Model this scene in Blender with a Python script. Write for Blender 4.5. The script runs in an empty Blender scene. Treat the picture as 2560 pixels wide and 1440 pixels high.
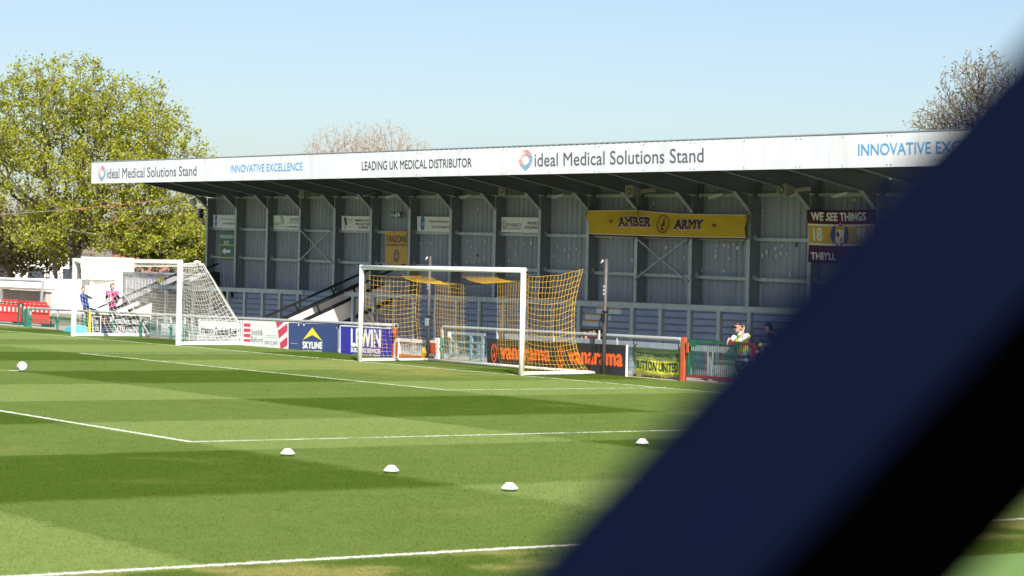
import bpy, bmesh, math, random
import numpy as np
from mathutils import Vector, Matrix
rnd = random.Random(7)
C = bpy.context.scene.collection
SC = bpy.context.scene

# ---------------------------------------------------------------- camera, sky, sun, exposure
CAM = Vector((48.13583, -30.18640, 2.32690))
CR = Vector((0.557869757646771, 0.8296265969268143, 0.022383993717970056))
CU = Vector((-0.017159242369020583, -0.015435147328720988, 0.9997336228357341))
CF = Vector((-0.8297511035873674, 0.5581052462560927, -0.00562496195293717))
FPX = 5782.991
cd = bpy.data.cameras.new("camera")
cam = bpy.data.objects.new("camera", cd); C.objects.link(cam)
M = Matrix.Identity(4)
for i, v in enumerate((CR, CU, -CF)):
    for k in range(3): M[k][i] = v[k]
for k in range(3): M[k][3] = CAM[k]
cam.matrix_world = M
cd.sensor_width = 36.0; cd.lens = 36.0 * FPX / 2560.0
cd.clip_start = 0.05; cd.clip_end = 3000
cd.dof.use_dof = True; cd.dof.focus_distance = 60.0; cd.dof.aperture_fstop = 4.75
SC.camera = cam
SUN = Vector((2.39, -1.14, 2.48)).normalized()
SUN_EL = math.asin(SUN.z); SUN_ROT = math.atan2(SUN.x, SUN.y)
w = bpy.data.worlds.new("World"); SC.world = w; w.use_nodes = True
wt = w.node_tree; bg = wt.nodes["Background"]
sky = wt.nodes.new("ShaderNodeTexSky"); sky.sky_type = 'NISHITA'; sky.sun_disc = False
sky.sun_elevation = SUN_EL; sky.sun_rotation = SUN_ROT
sky.air_density = 0.85; sky.dust_density = 1.45; sky.ozone_density = 0.7
wt.links.new(sky.outputs[0], bg.inputs[0]); bg.inputs[1].default_value = 0.070
sl = bpy.data.lights.new("sun", 'SUN'); sl.energy = 4.2; sl.angle = math.radians(0.53); sl.color = (1.0, 0.95, 0.87)
so = bpy.data.objects.new("sun", sl); C.objects.link(so)
so.rotation_euler = SUN.to_track_quat('Z', 'Y').to_euler(); so.location = (20, -20, 40)
SC.view_settings.view_transform = 'Standard'; SC.view_settings.look = 'None'
SC.view_settings.exposure = 1.1; SC.view_settings.gamma = 1.0
SC.render.engine = 'CYCLES'
SC.cycles.max_bounces = 6; SC.cycles.transparent_max_bounces = 12; SC.cycles.use_denoising = True

# ---------------------------------------------------------------- measuring
def ray(px, py):
    return CF + CR * ((px - 1280) / FPX) - CU * ((py - 720) / FPX)
def at(px, py, axis, val):            # the place on the plane axis = val that shows at this pixel of the photograph
    d = ray(px, py); t = (val - CAM[axis]) / d[axis]
    return CAM + d * t
def AY(px, py, y): return at(px, py, 1, y)
def AX(px, py, x): return at(px, py, 0, x)
def AD(px, py, dist): return CAM + ray(px, py) * dist
def V(*a): return Vector(a)

# ---------------------------------------------------------------- materials
def mat(name, col, rough=0.6, metal=0.0, var=0.0, scale=8.0, bump=0.0, bscale=60.0, spec=0.5, dirt=None, dirt_scale=3.0, stretch=(1, 1, 1)):
    m = bpy.data.materials.new(name); m.use_nodes = True
    t = m.node_tree; b = t.nodes["Principled BSDF"]
    b.inputs["Base Color"].default_value = (*col, 1); b.inputs["Roughness"].default_value = rough
    b.inputs["Metallic"].default_value = metal; b.inputs["Specular IOR Level"].default_value = spec
    if var or dirt or bump:
        tc = t.nodes.new("ShaderNodeTexCoord"); mp = t.nodes.new("ShaderNodeMapping")
        mp.inputs["Scale"].default_value = stretch
        t.links.new(tc.outputs["Object"], mp.inputs[0])
    last = None
    if var:
        n = t.nodes.new("ShaderNodeTexNoise"); n.inputs["Scale"].default_value = scale; n.inputs["Detail"].default_value = 6
        t.links.new(mp.outputs[0], n.inputs["Vector"])
        r = t.nodes.new("ShaderNodeMapRange"); r.inputs[1].default_value = 0.25; r.inputs[2].default_value = 0.75
        r.inputs[3].default_value = 1 - var; r.inputs[4].default_value = 1 + var
        t.links.new(n.outputs[0], r.inputs[0])
        x = t.nodes.new("ShaderNodeVectorMath"); x.operation = 'SCALE'; x.inputs[0].default_value = col
        t.links.new(r.outputs[0], x.inputs["Scale"]); last = x.outputs[0]
    if dirt:
        n = t.nodes.new("ShaderNodeTexNoise"); n.inputs["Scale"].default_value = dirt_scale; n.inputs["Detail"].default_value = 8
        t.links.new(mp.outputs[0], n.inputs["Vector"])
        r = t.nodes.new("ShaderNodeMapRange"); r.inputs[1].default_value = 0.52; r.inputs[2].default_value = 0.75
        r.inputs[3].default_value = 0.0; r.inputs[4].default_value = dirt[3] if len(dirt) > 3 else 0.6
        t.links.new(n.outputs[0], r.inputs[0])
        x = t.nodes.new("ShaderNodeMix"); x.data_type = 'RGBA'
        t.links.new(r.outputs[0], x.inputs[0])
        if last is not None: t.links.new(last, x.inputs[6])
        else: x.inputs[6].default_value = (*col, 1)
        x.inputs[7].default_value = (*dirt[:3], 1); last = x.outputs[2]
    if last is not None: t.links.new(last, b.inputs["Base Color"])
    if bump:
        n = t.nodes.new("ShaderNodeTexNoise"); n.inputs["Scale"].default_value = bscale; n.inputs["Detail"].default_value = 4
        t.links.new(mp.outputs[0], n.inputs["Vector"])
        bp = t.nodes.new("ShaderNodeBump"); bp.inputs["Strength"].default_value = bump; bp.inputs["Distance"].default_value = 0.02
        t.links.new(n.outputs[0], bp.inputs["Height"]); t.links.new(bp.outputs[0], b.inputs["Normal"])
    return m

M_ = dict(
    white=mat("white gloss paint", (0.82, 0.82, 0.80), 0.35, var=0.05, scale=3, dirt=(0.45, 0.44, 0.38, 0.25), dirt_scale=2.5),
    fascia=mat("white fascia sheet", (0.77, 0.78, 0.83), 0.45, var=0.03, scale=1.2, dirt=(0.55, 0.55, 0.53, 0.55), dirt_scale=1.1, stretch=(2.5, 1, 0.3)),
    signwhite=mat("white sign sheet", (0.74, 0.75, 0.76), 0.5, var=0.04, scale=3, dirt=(0.4, 0.4, 0.38, 0.3), dirt_scale=3),
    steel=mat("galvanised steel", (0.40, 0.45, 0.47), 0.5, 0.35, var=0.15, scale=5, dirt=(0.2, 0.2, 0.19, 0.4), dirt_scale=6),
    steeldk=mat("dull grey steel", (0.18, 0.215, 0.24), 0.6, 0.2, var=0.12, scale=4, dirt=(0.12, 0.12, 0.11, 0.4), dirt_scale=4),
    sheet=mat("grey wall sheet", (0.275, 0.305, 0.365), 0.55, 0.1, var=0.12, scale=1.5, dirt=(0.19, 0.19, 0.18, 0.5), dirt_scale=1.6, stretch=(1, 1, 0.3)),
    roof=mat("grey roof sheet", (0.27, 0.28, 0.25), 0.6, 0.0, var=0.1, scale=2),
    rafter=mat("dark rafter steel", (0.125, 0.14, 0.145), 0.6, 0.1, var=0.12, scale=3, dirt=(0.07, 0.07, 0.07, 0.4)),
    terrace=mat("blue grey terrace boards", (0.42, 0.50, 0.64), 0.75, 0.0, var=0.16, scale=2.5, bump=0.2, bscale=30, dirt=(0.3, 0.33, 0.36, 0.35), dirt_scale=4, stretch=(0.35, 1, 2)),
    tread=mat("terrace treads", (0.20, 0.22, 0.26), 0.85, var=0.2, scale=6),
    barrier=mat("pale barrier steel", (0.33, 0.385, 0.42), 0.5, 0.2, var=0.18, scale=4, dirt=(0.2, 0.2, 0.17, 0.5), dirt_scale=5),
    rail=mat("grey tube rail", (0.46, 0.49, 0.49), 0.4, 0.4, var=0.1, scale=8, dirt=(0.25, 0.22, 0.17, 0.4), dirt_scale=9),
    black=mat("black paint", (0.012, 0.012, 0.014), 0.45, var=0.2, scale=9),
    blackboard=mat("black board", (0.022, 0.023, 0.026), 0.5, var=0.15, scale=4),
    green=mat("green fence paint", (0.02, 0.16, 0.115), 0.45, var=0.15, scale=6),
    gategreen=mat("dark green gate paint", (0.012, 0.10, 0.055), 0.45, var=0.15, scale=6),
    red=mat("orange red paint", (0.50, 0.095, 0.035), 0.5, var=0.12, scale=6, dirt=(0.25, 0.06, 0.03, 0.5), dirt_scale=7),
    maroonpaint=mat("dark red paint", (0.26, 0.035, 0.03), 0.5, var=0.12, scale=6),
    plasticred=mat("red plastic", (0.72, 0.035, 0.035), 0.4, var=0.12, scale=4, dirt=(0.45, 0.06, 0.05, 0.4)),
    navy=mat("navy gloss paint", (0.0007, 0.0024, 0.0125), 0.7, spec=0.05, var=0.1, scale=20),
    beamshade=mat("black painted beam shade", (0.0004, 0.0004, 0.0006), 0.9, spec=0.0, var=0.1, scale=20),  # shaded side of the beam, its shade put into the colour
    concrete=mat("tan concrete", (0.36, 0.32, 0.27), 0.9, var=0.15, scale=3, bump=0.2, bscale=40),
    wallwhite=mat("white painted concrete", (0.86, 0.85, 0.83), 0.7, var=0.04, scale=2, dirt=(0.6, 0.58, 0.52, 0.3), dirt_scale=1.5),
    hoard=mat("faded white hoarding", (0.52, 0.52, 0.50), 0.7, var=0.05, scale=1.5, dirt=(0.40, 0.38, 0.35, 0.4), dirt_scale=1.2),
    lowwall=mat("grey tan blockwork", (0.33, 0.29, 0.25), 0.9, var=0.2, scale=3, bump=0.3, bscale=25),
    moss=mat("moss", (0.10, 0.12, 0.035), 0.95, var=0.4, scale=6, bump=0.6, bscale=20),
    wood=mat("weathered wood", (0.26, 0.215, 0.18), 0.85, var=0.3, scale=6, stretch=(6, 6, 0.4), bump=0.2, bscale=40),
    brick=mat("pale brick", (0.42, 0.36, 0.30), 0.9, var=0.15, scale=8),
    cream=mat("cream cladding", (0.70, 0.66, 0.60), 0.5, var=0.05, scale=3, dirt=(0.5, 0.46, 0.4, 0.4), dirt_scale=2),
    greyclad=mat("grey corrugated cladding", (0.27, 0.28, 0.31), 0.5, var=0.08, scale=3),
    yellow=mat("yellow paint", (0.75, 0.52, 0.02), 0.5, var=0.1, scale=5),
    amber=mat("amber sign", (0.56, 0.32, 0.035), 0.5, var=0.04, scale=4),
    amberpaint=mat("amber paint", (0.62, 0.34, 0.03), 0.6, var=0.15, scale=8),
    whitepaint=mat("white tread paint", (0.84, 0.86, 0.90), 0.7, var=0.1, scale=6),
    cloth_y=mat("yellow banner cloth", (0.54, 0.36, 0.016), 0.8, var=0.06, scale=2),
    cloth_bright=mat("bright yellow cloth", (0.74, 0.64, 0.02), 0.8, var=0.06, scale=4),
    cloth_shade=mat("yellow cloth with painted shade", (0.30, 0.26, 0.04), 0.85, var=0.1, scale=4),  # yellow of the outer banner bands, darkened for the mesh and shade over them
    cloth_m=mat("maroon banner cloth", (0.075, 0.012, 0.03), 0.85, var=0.1, scale=2),
    cloth_w=mat("white banner cloth", (0.72, 0.68, 0.66), 0.8),
    ink=mat("dark grey lettering", (0.12, 0.12, 0.155), 0.5),
    inkbk=mat("black lettering", (0.015, 0.015, 0.018), 0.5),
    inkdk=mat("near black lettering", (0.045, 0.045, 0.07), 0.5),
    inkm=mat("maroon lettering", (0.07, 0.012, 0.03), 0.6),
    sky_blue=mat("blue lettering", (0.10, 0.36, 0.72), 0.5),
    inkw=mat("white lettering", (0.80, 0.80, 0.80), 0.5),
    logo_r=mat("logo red", (0.70, 0.12, 0.14), 0.5), logo_o=mat("logo orange", (0.80, 0.30, 0.16), 0.5), logo_b=mat("logo blue", (0.10, 0.33, 0.65), 0.5), logo_n=mat("logo slate", (0.14, 0.18, 0.30), 0.5), logo_c=mat("logo light blue", (0.22, 0.55, 0.85), 0.5),
    navyboard=mat("navy advert board", (0.028, 0.055, 0.20), 0.45, var=0.06, scale=2, dirt=(0.06, 0.09, 0.22, 0.3)),
    violet=mat("violet blue board", (0.028, 0.022, 0.34), 0.45, var=0.06, scale=2),
    crimson=mat("crimson print", (0.58, 0.045, 0.10), 0.5),
    chevron=mat("bright yellow print", (0.85, 0.72, 0.03), 0.5),
    orange=mat("orange print", (0.85, 0.13, 0.025), 0.5),
    signgreen=mat("green sign sheet", (0.008, 0.13, 0.065), 0.5, var=0.04), signblue=mat("sign blue", (0.03, 0.12, 0.42), 0.5), leafgreen=mat("logo green", (0.12, 0.42, 0.22), 0.5), greylet=mat("grey lettering", (0.32, 0.33, 0.36), 0.5), plum=mat("plum print", (0.10, 0.02, 0.07), 0.5),
    netwhite=mat("white net cord", (0.80, 0.78, 0.72), 0.8), netyellow=mat("amber net cord", (0.72, 0.42, 0.02), 0.8), netblack=mat("black net cord", (0.012, 0.012, 0.014), 0.8),
    pole=mat("dark pole", (0.075, 0.065, 0.065), 0.5, var=0.2, scale=6, dirt=(0.16, 0.13, 0.12, 0.5), dirt_scale=8),
    cyan=mat("cyan sheet", (0.10, 0.52, 0.78), 0.5, var=0.06),
    bark=mat("bark", (0.085, 0.070, 0.060), 0.9, var=0.35, scale=4, bump=0.5, bscale=12),
    barkpale=mat("pale bark", (0.20, 0.16, 0.11), 0.9, var=0.3, scale=4, bump=0.5, bscale=12),
    twig=mat("pale brown twigs", (0.36, 0.30, 0.24), 0.9, var=0.3, scale=0.7),
    twigdk=mat("grey twigs", (0.17, 0.145, 0.13), 0.9, var=0.3, scale=0.7),
    tile=mat("red roof tiles", (0.17, 0.085, 0.065), 0.9, var=0.2, scale=2), slate=mat("brown roof", (0.20, 0.15, 0.12), 0.9, var=0.2, scale=2), render_w=mat("white render", (0.80, 0.79, 0.76), 0.8, var=0.05), glass=mat("window glass", (0.05, 0.06, 0.08), 0.1), redbrick=mat("red brick", (0.28, 0.11, 0.08), 0.9, var=0.2, scale=3),
    skin=mat("skin", (0.60, 0.34, 0.25), 0.55, var=0.06, scale=14), skinpale=mat("pale skin", (0.62, 0.38, 0.29), 0.55, var=0.05, scale=14), hair=mat("dark brown hair", (0.022, 0.015, 0.012), 0.6, var=0.3, scale=60), hairbr=mat("brown hair", (0.12, 0.065, 0.035), 0.6, var=0.3, scale=60),
    hivis=mat("hi-vis yellow cloth", (0.72, 0.78, 0.05), 0.7, var=0.06, scale=10), royal=mat("royal blue cloth", (0.02, 0.055, 0.42), 0.7, var=0.15, scale=10), shirt=mat("white shirt", (0.80, 0.82, 0.86), 0.75, var=0.06, scale=10), dark=mat("black cloth", (0.012, 0.012, 0.016), 0.8, var=0.2, scale=10), navycloth=mat("navy cloth", (0.018, 0.025, 0.08), 0.8, var=0.2, scale=10), pink=mat("pink cloth", (0.85, 0.06, 0.28), 0.7, var=0.08, scale=10), bluecloth=mat("blue cloth", (0.02, 0.10, 0.50), 0.7, var=0.15, scale=10), tapegrey=mat("reflective grey tape", (0.55, 0.57, 0.60), 0.4), lens=mat("dark lens", (0.01, 0.008, 0.008), 0.1), greencloth=mat("green cloth", (0.03, 0.22, 0.12), 0.7), lips=mat("lips", (0.42, 0.16, 0.14), 0.5), shoe=mat("black shoes", (0.015, 0.015, 0.015), 0.5),
    speaker=mat("beige speaker", (0.25, 0.24, 0.20), 0.6, var=0.05), speakerdk=mat("speaker cone", (0.10, 0.09, 0.06), 0.6), maroon=mat("maroon plastic", (0.10, 0.015, 0.02), 0.5), labelyel=mat("yellow label", (0.75, 0.68, 0.15), 0.5), labelpink=mat("pink label", (0.75, 0.38, 0.48), 0.5), sticker=mat("pale sticker", (0.50, 0.52, 0.55), 0.6, var=0.1),
    cablered=mat("orange cable", (0.50, 0.16, 0.10), 0.6), cablegrey=mat("grey cable", (0.25, 0.22, 0.20), 0.6), globe=mat("pale lamp globe", (0.65, 0.68, 0.70), 0.4), greyplate=mat("light grey board", (0.52, 0.54, 0.57), 0.6, var=0.06, scale=2),
)

# ---------------------------------------------------------------- mesh helper
class MB:
    def __init__(s): s.v = []; s.f = []; s.m = []; s.mats = []
    def mi(s, m):
        if m not in s.mats: s.mats.append(m)
        return s.mats.index(m)
    def add(s, vs, fs, m):
        k = len(s.v); i = s.mi(m)
        s.v += [tuple(v) for v in vs]
        for f in fs: s.f.append(tuple(k + a for a in f)); s.m.append(i)
    def box(s, x0, x1, y0, y1, z0, z1, m, sh=None):
        vs = [V(x, y, z) for z in (z0, z1) for y in (y0, y1) for x in (x0, x1)]
        if sh: vs = [V(v.x, v.y, v.z + sh(v.x)) for v in vs]
        s.add(vs, [(0, 2, 3, 1), (4, 5, 7, 6), (0, 1, 5, 4), (2, 6, 7, 3), (0, 4, 6, 2), (1, 3, 7, 5)], m)
    def bar(s, p, q, w, h, m, up=V(0, 0, 1)):
        p, q = V(*p), V(*q); d = (q - p).normalized()
        if abs(d.dot(up)) > 0.98: up = V(0, 1, 0)
        a = d.cross(up).normalized(); b = a.cross(d)
        vs = [c + a * (sx * w / 2) + b * (sz * h / 2) for c in (p, q) for sz in (-1, 1) for sx in (-1, 1)]
        s.add(vs, [(0, 2, 3, 1), (4, 5, 7, 6), (0, 1, 5, 4), (2, 6, 7, 3), (0, 4, 6, 2), (1, 3, 7, 5)], m)
    def tube(s, pts, r, m, n=6, cap=True):
        pts = [V(*p) for p in pts]; rs = r if isinstance(r, (list, tuple)) else [r] * len(pts)
        k = len(s.v); i = s.mi(m); prev = None
        for j, p in enumerate(pts):
            d = (pts[min(j + 1, len(pts) - 1)] - pts[max(j - 1, 0)])
            d = d.normalized() if d.length > 1e-9 else V(0, 0, 1)
            if prev is None:
                a = d.cross(V(0, 0, 1) if abs(d.z) < 0.9 else V(1, 0, 0)).normalized()
            else:
                a = (prev - d * prev.dot(d)); a = a.normalized() if a.length > 1e-6 else d.orthogonal().normalized()
            prev = a; b = d.cross(a)
            for t in range(n):
                an = 2 * math.pi * t / n
                s.v.append(tuple(p + (a * math.cos(an) + b * math.sin(an)) * rs[j]))
        for j in range(len(pts) - 1):
            for t in range(n):
                s.f.append((k + j * n + t, k + j * n + (t + 1) % n, k + (j + 1) * n + (t + 1) % n, k + (j + 1) * n + t)); s.m.append(i)
        if cap:
            s.f.append(tuple(k + t for t in range(n))[::-1]); s.m.append(i)
            e = k + (len(pts) - 1) * n; s.f.append(tuple(e + t for t in range(n))); s.m.append(i)
    def poly(s, pts, m): s.add(pts, [tuple(range(len(pts)))], m)
    def slab(s, pts, off, m):          # a flat outline with thickness
        n = len(pts); o = V(*off); a = [V(*p) for p in pts]
        s.add(a + [p + o for p in a], [tuple(range(n)), tuple(range(2 * n - 1, n - 1, -1))] + [(i, n + i, n + (i + 1) % n, (i + 1) % n) for i in range(n)], m)
    def build(s, name, parent=None, smooth=False, at=None):
        me = bpy.data.meshes.new(name)
        o = V(*at) if at is not None else V(0, 0, 0)
        base = parent_loc(parent) + o
        me.from_pydata([(v[0] - base.x, v[1] - base.y, v[2] - base.z) for v in s.v], [], s.f)
        for m in s.mats: me.materials.append(M_[m] if isinstance(m, str) else m)
        me.polygons.foreach_set("material_index", s.m)
        if smooth: me.polygons.foreach_set("use_smooth", [True] * len(me.polygons))
        me.update()
        ob = bpy.data.objects.new(name, me); C.objects.link(ob)
        if parent is not None: ob.parent = parent
        ob.location = o
        return ob
def parent_loc(p):
    l = V(0, 0, 0)
    while p is not None: l = l + p.location; p = p.parent
    return l
def tag(o, label=None, cat=None, group=None, kind=None):
    if label: o["label"] = label
    if cat: o["category"] = cat
    if group: o["group"] = group
    if kind: o["kind"] = kind
    return o
def thing(name, label, cat, loc, group=None):
    o = bpy.data.objects.new(name, None); C.objects.link(o); o.location = loc; o.empty_display_size = 0.2
    return tag(o, label, cat, group)
def copy_tree(o, parent=None):
    c = o.copy(); C.objects.link(c)
    if parent is not None: c.parent = parent
    for ch in o.children: copy_tree(ch, c)
    return c

# ---------------------------------------------------------------- lettering
_cache = {}
def glyphs(text, bold=0.0, serif=False, spacing=1.0):
    """outline of a line of text fitted to 0..1 x 0..1, with the layer of each vertex (bold strokes are laid on in thin coats)"""
    key = (text, bold, serif, spacing)
    if key in _cache: return _cache[key]
    cu = bpy.data.curves.new("t", 'FONT'); cu.body = text; cu.size = 1.0; cu.space_character = spacing + bold * .9
    cu.resolution_u = 4; cu.fill_mode = 'FRONT'
    o = bpy.data.objects.new("t", cu)
    me = o.to_mesh()
    v0 = [(v.co.x, v.co.y) for v in me.vertices]; f0 = [tuple(p.vertices) for p in me.polygons]
    o.to_mesh_clear(); bpy.data.objects.remove(o); bpy.data.curves.remove(cu)
    if serif:
        ec = {}
        for f in f0:
            for p, q in zip(f, f[1:] + f[:1]): ec[(min(p, q), max(p, q))] = ec.get((min(p, q), max(p, q)), 0) + 1
        ys = [y for x, y in v0]; caps = [0.0, max(ys), 0.75 * max(ys)]
        for (p, q), n in list(ec.items()):
            if n == 1:
                (x0, y0), (x1, y1) = v0[p], v0[q]
                if abs(y0 - y1) < 0.006 and 0.03 < abs(x1 - x0) < 0.2 and any(abs(y0 - k) < 0.03 for k in caps):
                    xa, xb = min(x0, x1) - 0.07, max(x0, x1) + 0.07; s_ = 0.045 if y0 < .2 else -.045
                    k = len(v0); v0 += [(xa, y0, 9), (xb, y0, 9), (xb, y0 + s_, 9), (xa, y0 + s_, 9)]; f0.append((k, k + 1, k + 2, k + 3) if s_ > 0 else (k + 3, k + 2, k + 1, k))
    sh = [(0, 0)] + ([(bold, 0), (-bold, 0), (0, bold * .7), (0, -bold * .7)] if bold else [])
    vs, fs = [], []
    for j, (dx, dy) in enumerate(sh):
        k = len(vs); vs += [(v[0] + dx, v[1] + dy, j + (len(sh) if len(v) > 2 else 0)) for v in v0]; fs += [tuple(k + i for i in f) for f in f0]
    x0 = min(v[0] for v in vs); x1 = max(v[0] for v in vs); y0 = min(v[1] for v in vs); y1 = max(v[1] for v in vs)
    uv = [((v[0] - x0) / (x1 - x0), (v[1] - y0) / (y1 - y0), v[2]) for v in vs]
    _cache[key] = (uv, fs); return uv, fs
def write(mb, text, quad, m, bold=0.0, serif=False, off=(0, -0.004, 0), spacing=1.0):
    """lettering that fills the quad (bottom-left, bottom-right, top-right, top-left), standing off its sheet by the paint's thickness"""
    uv, fs = glyphs(text, bold, serif, spacing)
    a, b, c, d = [V(*q) for q in quad]; o = V(*off); coat = o.normalized() * .0005
    mb.add([(a * (1 - u) + b * u) * (1 - v) + (d * (1 - u) + c * u) * v + o + coat * k for u, v, k in uv], fs, m)
def pq(y, l, r, lt, lb, rt, rb):      # quad on plane y from pixel left/right, top/bottom at left, top/bottom at right
    return (AY(l, lb, y), AY(r, rb, y), AY(r, rt, y), AY(l, lt, y))
def disc(mb, c, rx, rz, m, off=0.0, n=20, a0=0, a1=2 * math.pi, inner=0.0):
    c = V(*c)
    if inner == 0:
        mb.poly([c + V(rx * math.cos(2 * math.pi * i / n), -off, rz * math.sin(2 * math.pi * i / n)) for i in range(n)], m)
    else:
        for i in range(n):
            b0 = a0 + (a1 - a0) * i / n; b1 = a0 + (a1 - a0) * (i + 1) / n
            mb.poly([c + V(rx * k * math.cos(b), -off, rz * k * math.sin(b)) for b, k in ((b0, inner), (b0, 1), (b1, 1), (b1, inner))], m)
# ================================================================ GROUND
class X:                                # small shader arithmetic
    t = None
    def __init__(s, k): s.k = k
    @staticmethod
    def op(o, *a):
        n = X.t.nodes.new("ShaderNodeMath"); n.operation = o
        for i, x in enumerate(a):
            if isinstance(x, X): X.t.links.new(x.k, n.inputs[i])
            else: n.inputs[i].default_value = x
        return X(n.outputs[0])
    def __add__(s, o): return X.op('ADD', s, o)
    def __sub__(s, o): return X.op('SUBTRACT', s, o)
    def __mul__(s, o): return X.op('MULTIPLY', s, o)
    def abs(s): return X.op('ABSOLUTE', s)
def xmin(a, b): return X.op('MINIMUM', a, b)
def xmax(a, b): return X.op('MAXIMUM', a, b)
def sstep(x, a, b, lo=0.0, hi=1.0):
    n = X.t.nodes.new("ShaderNodeMapRange"); n.interpolation_type = 'SMOOTHSTEP'
    X.t.links.new(x.k, n.inputs[0]); n.inputs[1].default_value = a; n.inputs[2].default_value = b; n.inputs[3].default_value = lo; n.inputs[4].default_value = hi
    return X(n.outputs[0])
def noise(scale, detail=3, vec=None, stretch=None):
    n = X.t.nodes.new("ShaderNodeTexNoise"); n.inputs["Scale"].default_value = scale; n.inputs["Detail"].default_value = detail
    v = vec
    if stretch:
        mp = X.t.nodes.new("ShaderNodeMapping"); mp.inputs["Scale"].default_value = stretch; X.t.links.new(vec, mp.inputs[0]); v = mp.outputs[0]
    X.t.links.new(v, n.inputs["Vector"])
    return X(n.outputs[0])
def mixc(f, a, b):
    n = X.t.nodes.new("ShaderNodeMix"); n.data_type = 'RGBA'
    X.t.links.new(f.k, n.inputs[0])
    for i, c in ((6, a), (7, b)):
        if isinstance(c, tuple): n.inputs[i].default_value = (*c, 1)
        else: X.t.links.new(c, n.inputs[i])
    return n.outputs[2]
def pitch_material(blades):
    m = bpy.data.materials.new("mown pitch grass" if not blades else "grass blades"); m.use_nodes = True
    t = m.node_tree; X.t = t; b = t.nodes["Principled BSDF"]
    geo = t.nodes.new("ShaderNodeNewGeometry"); pos = geo.outputs["Position"]
    sp = t.nodes.new("ShaderNodeSeparateXYZ"); t.links.new(pos, sp.inputs[0]); x, y = X(sp.outputs[0]), X(sp.outputs[1])
    big = noise(0.35, 3, pos); mid = noise(1.7, 4, pos); fine = noise(9.0, 5, pos, (1, 1, 1)); tuft = noise(38.0, 3, pos)
    wob = (noise(3.0, 4, pos) - 0.5) * 0.35
    # mowing: bands along the goal line (5.5 m) crossed with bands along the touchline (5.25 m)
    ty = X.op('FRACT', (y + wob) * (-1 / 11.0))                         # <.5 light, >.5 dark
    dy = X.op('ABSOLUTE', ty - 0.25); lighty = sstep(dy, 0.228, 0.272, 1, 0)
    tx = X.op('FRACT', (x + wob - 0.5) * (1 / 10.5))
    darkx = sstep((tx - 0.25).abs(), 0.226, 0.274, 1, 0)
    lv = lighty * 0.5 + (darkx * -0.5 + 0.5)                            # 0 dark .. 1 light
    beyond = sstep(x, 31.9, 32.1)
    lv = lv * (beyond * -1.0 + 1.0) + beyond * 0.18
    lv = lv + (mid - 0.5) * 0.35 + (big - 0.5) * 0.25
    col = mixc(lv, DARKG, LIGHTG)
    worn = sstep((x - 32.45).abs(), 0.35, 0.75, 1, 0) * sstep(noise(1.1, 4, pos), 0.40, 0.58)
    mouth = sstep((y + 1.6).abs(), 0.3, 2.6, 1, 0) * sstep(x.abs(), 2.5, 5.5, 1, 0) * sstep(noise(0.9, 4, pos), 0.36, 0.58) * 0.7
    patch = sstep(noise(0.6, 5, pos), 0.58, 0.72) * 0.16
    col = mixc(xmax(worn * 0.85, xmax(mouth, patch)), col, WORNG)
    col = mixc(sstep(fine, 0.35, 0.7) * 0.20, col, DEEPG)
    col = mixc(sstep(tuft, 0.5, 0.75) * 0.14, col, TIPG)
    # painted lines
    wl = (noise(14.0, 3, pos) - 0.5) * 0.09 + (noise(45.0, 2, pos) - 0.5) * 0.09
    def seg(c, a, lo, hi):             # distance from the line c = const between lo and hi along a
        return xmax((c).abs() - 0.048, xmax(a * -1.0 + lo, a - hi))
    d = seg(y, x, -31.82, 31.82)
    for v in (31.82, -31.82): d = xmin(d, seg(x - v, y, -110.0, 0.05))
    for sgn in (1, -1):
        d = xmin(d, seg(x - 9.10 * sgn, y, -5.5, 0.0)); d = xmin(d, seg(x - 20.10 * sgn, y, -16.5, 0.0))
    d = xmin(d, seg(y + 5.44, x, -9.15, 9.15)); d = xmin(d, seg(y + 16.45, x, -20.15, 20.15))
    sx, sy = x - 0.25, y + 11.0
    d = xmin(d, X.op('SQRT', sx * sx + sy * sy) - 0.13)
    fade = sstep(noise(2.2, 5, pos), 0.30, 0.55, 0.12, 0.80)
    far = sstep(y, -16.0, -15.0)                                         # older paint near the goal
    near = sstep(x, 30.0, 31.0)
    fade = xmax(fade, xmax(near, (far * -1.0 + 1.0) * 0.85))
    line = sstep(d + wl, -0.012, 0.012, 1, 0) * fade
    col = mixc(line, col, (0.64, 0.66, 0.60))
    turf = sstep(x + (noise(2, 2, pos) - 0.5) * 0.05, 33.88, 33.92)
    col = mixc(turf, col, (0.125, 0.205, 0.06))
    if blades:
        r = X(geo.outputs["Random Per Island"])
        hs = t.nodes.new("ShaderNodeHueSaturation"); t.links.new(col, hs.inputs["Color"])
        t.links.new(sstep(r, 0, 1, 0.86, 1.18).k, hs.inputs["Value"])
        col = hs.outputs[0]
    t.links.new(col, b.inputs["Base Color"]); b.inputs["Roughness"].default_value = 0.8; b.inputs["Specular IOR Level"].default_value = 0.05
    if not blades:
        bp = t.nodes.new("ShaderNodeBump"); bp.inputs["Strength"].default_value = 0.5; bp.inputs["Distance"].default_value = 0.03
        h = fine * 0.6 + tuft
        t.links.new(h.k, bp.inputs["Height"]); t.links.new(bp.outputs[0], b.inputs["Normal"])
    return m
DARKG, LIGHTG, WORNG, DEEPG, TIPG = (0.047, 0.086, 0.006), (0.160, 0.218, 0.060), (0.24, 0.225, 0.07), (0.045, 0.075, 0.005), (0.25, 0.29, 0.07)
def sheet(name, x0, x1, y0, y1, z, m, n=1):
    mb = MB()
    for i in range(n):
        a, b = x0 + (x1 - x0) * i / n, x0 + (x1 - x0) * (i + 1) / n
        mb.add([(a, y0, z), (b, y0, z), (b, y1, z), (a, y1, z)], [(0, 1, 2, 3)], m)
    return tag(mb.build(name), kind="structure")
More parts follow.
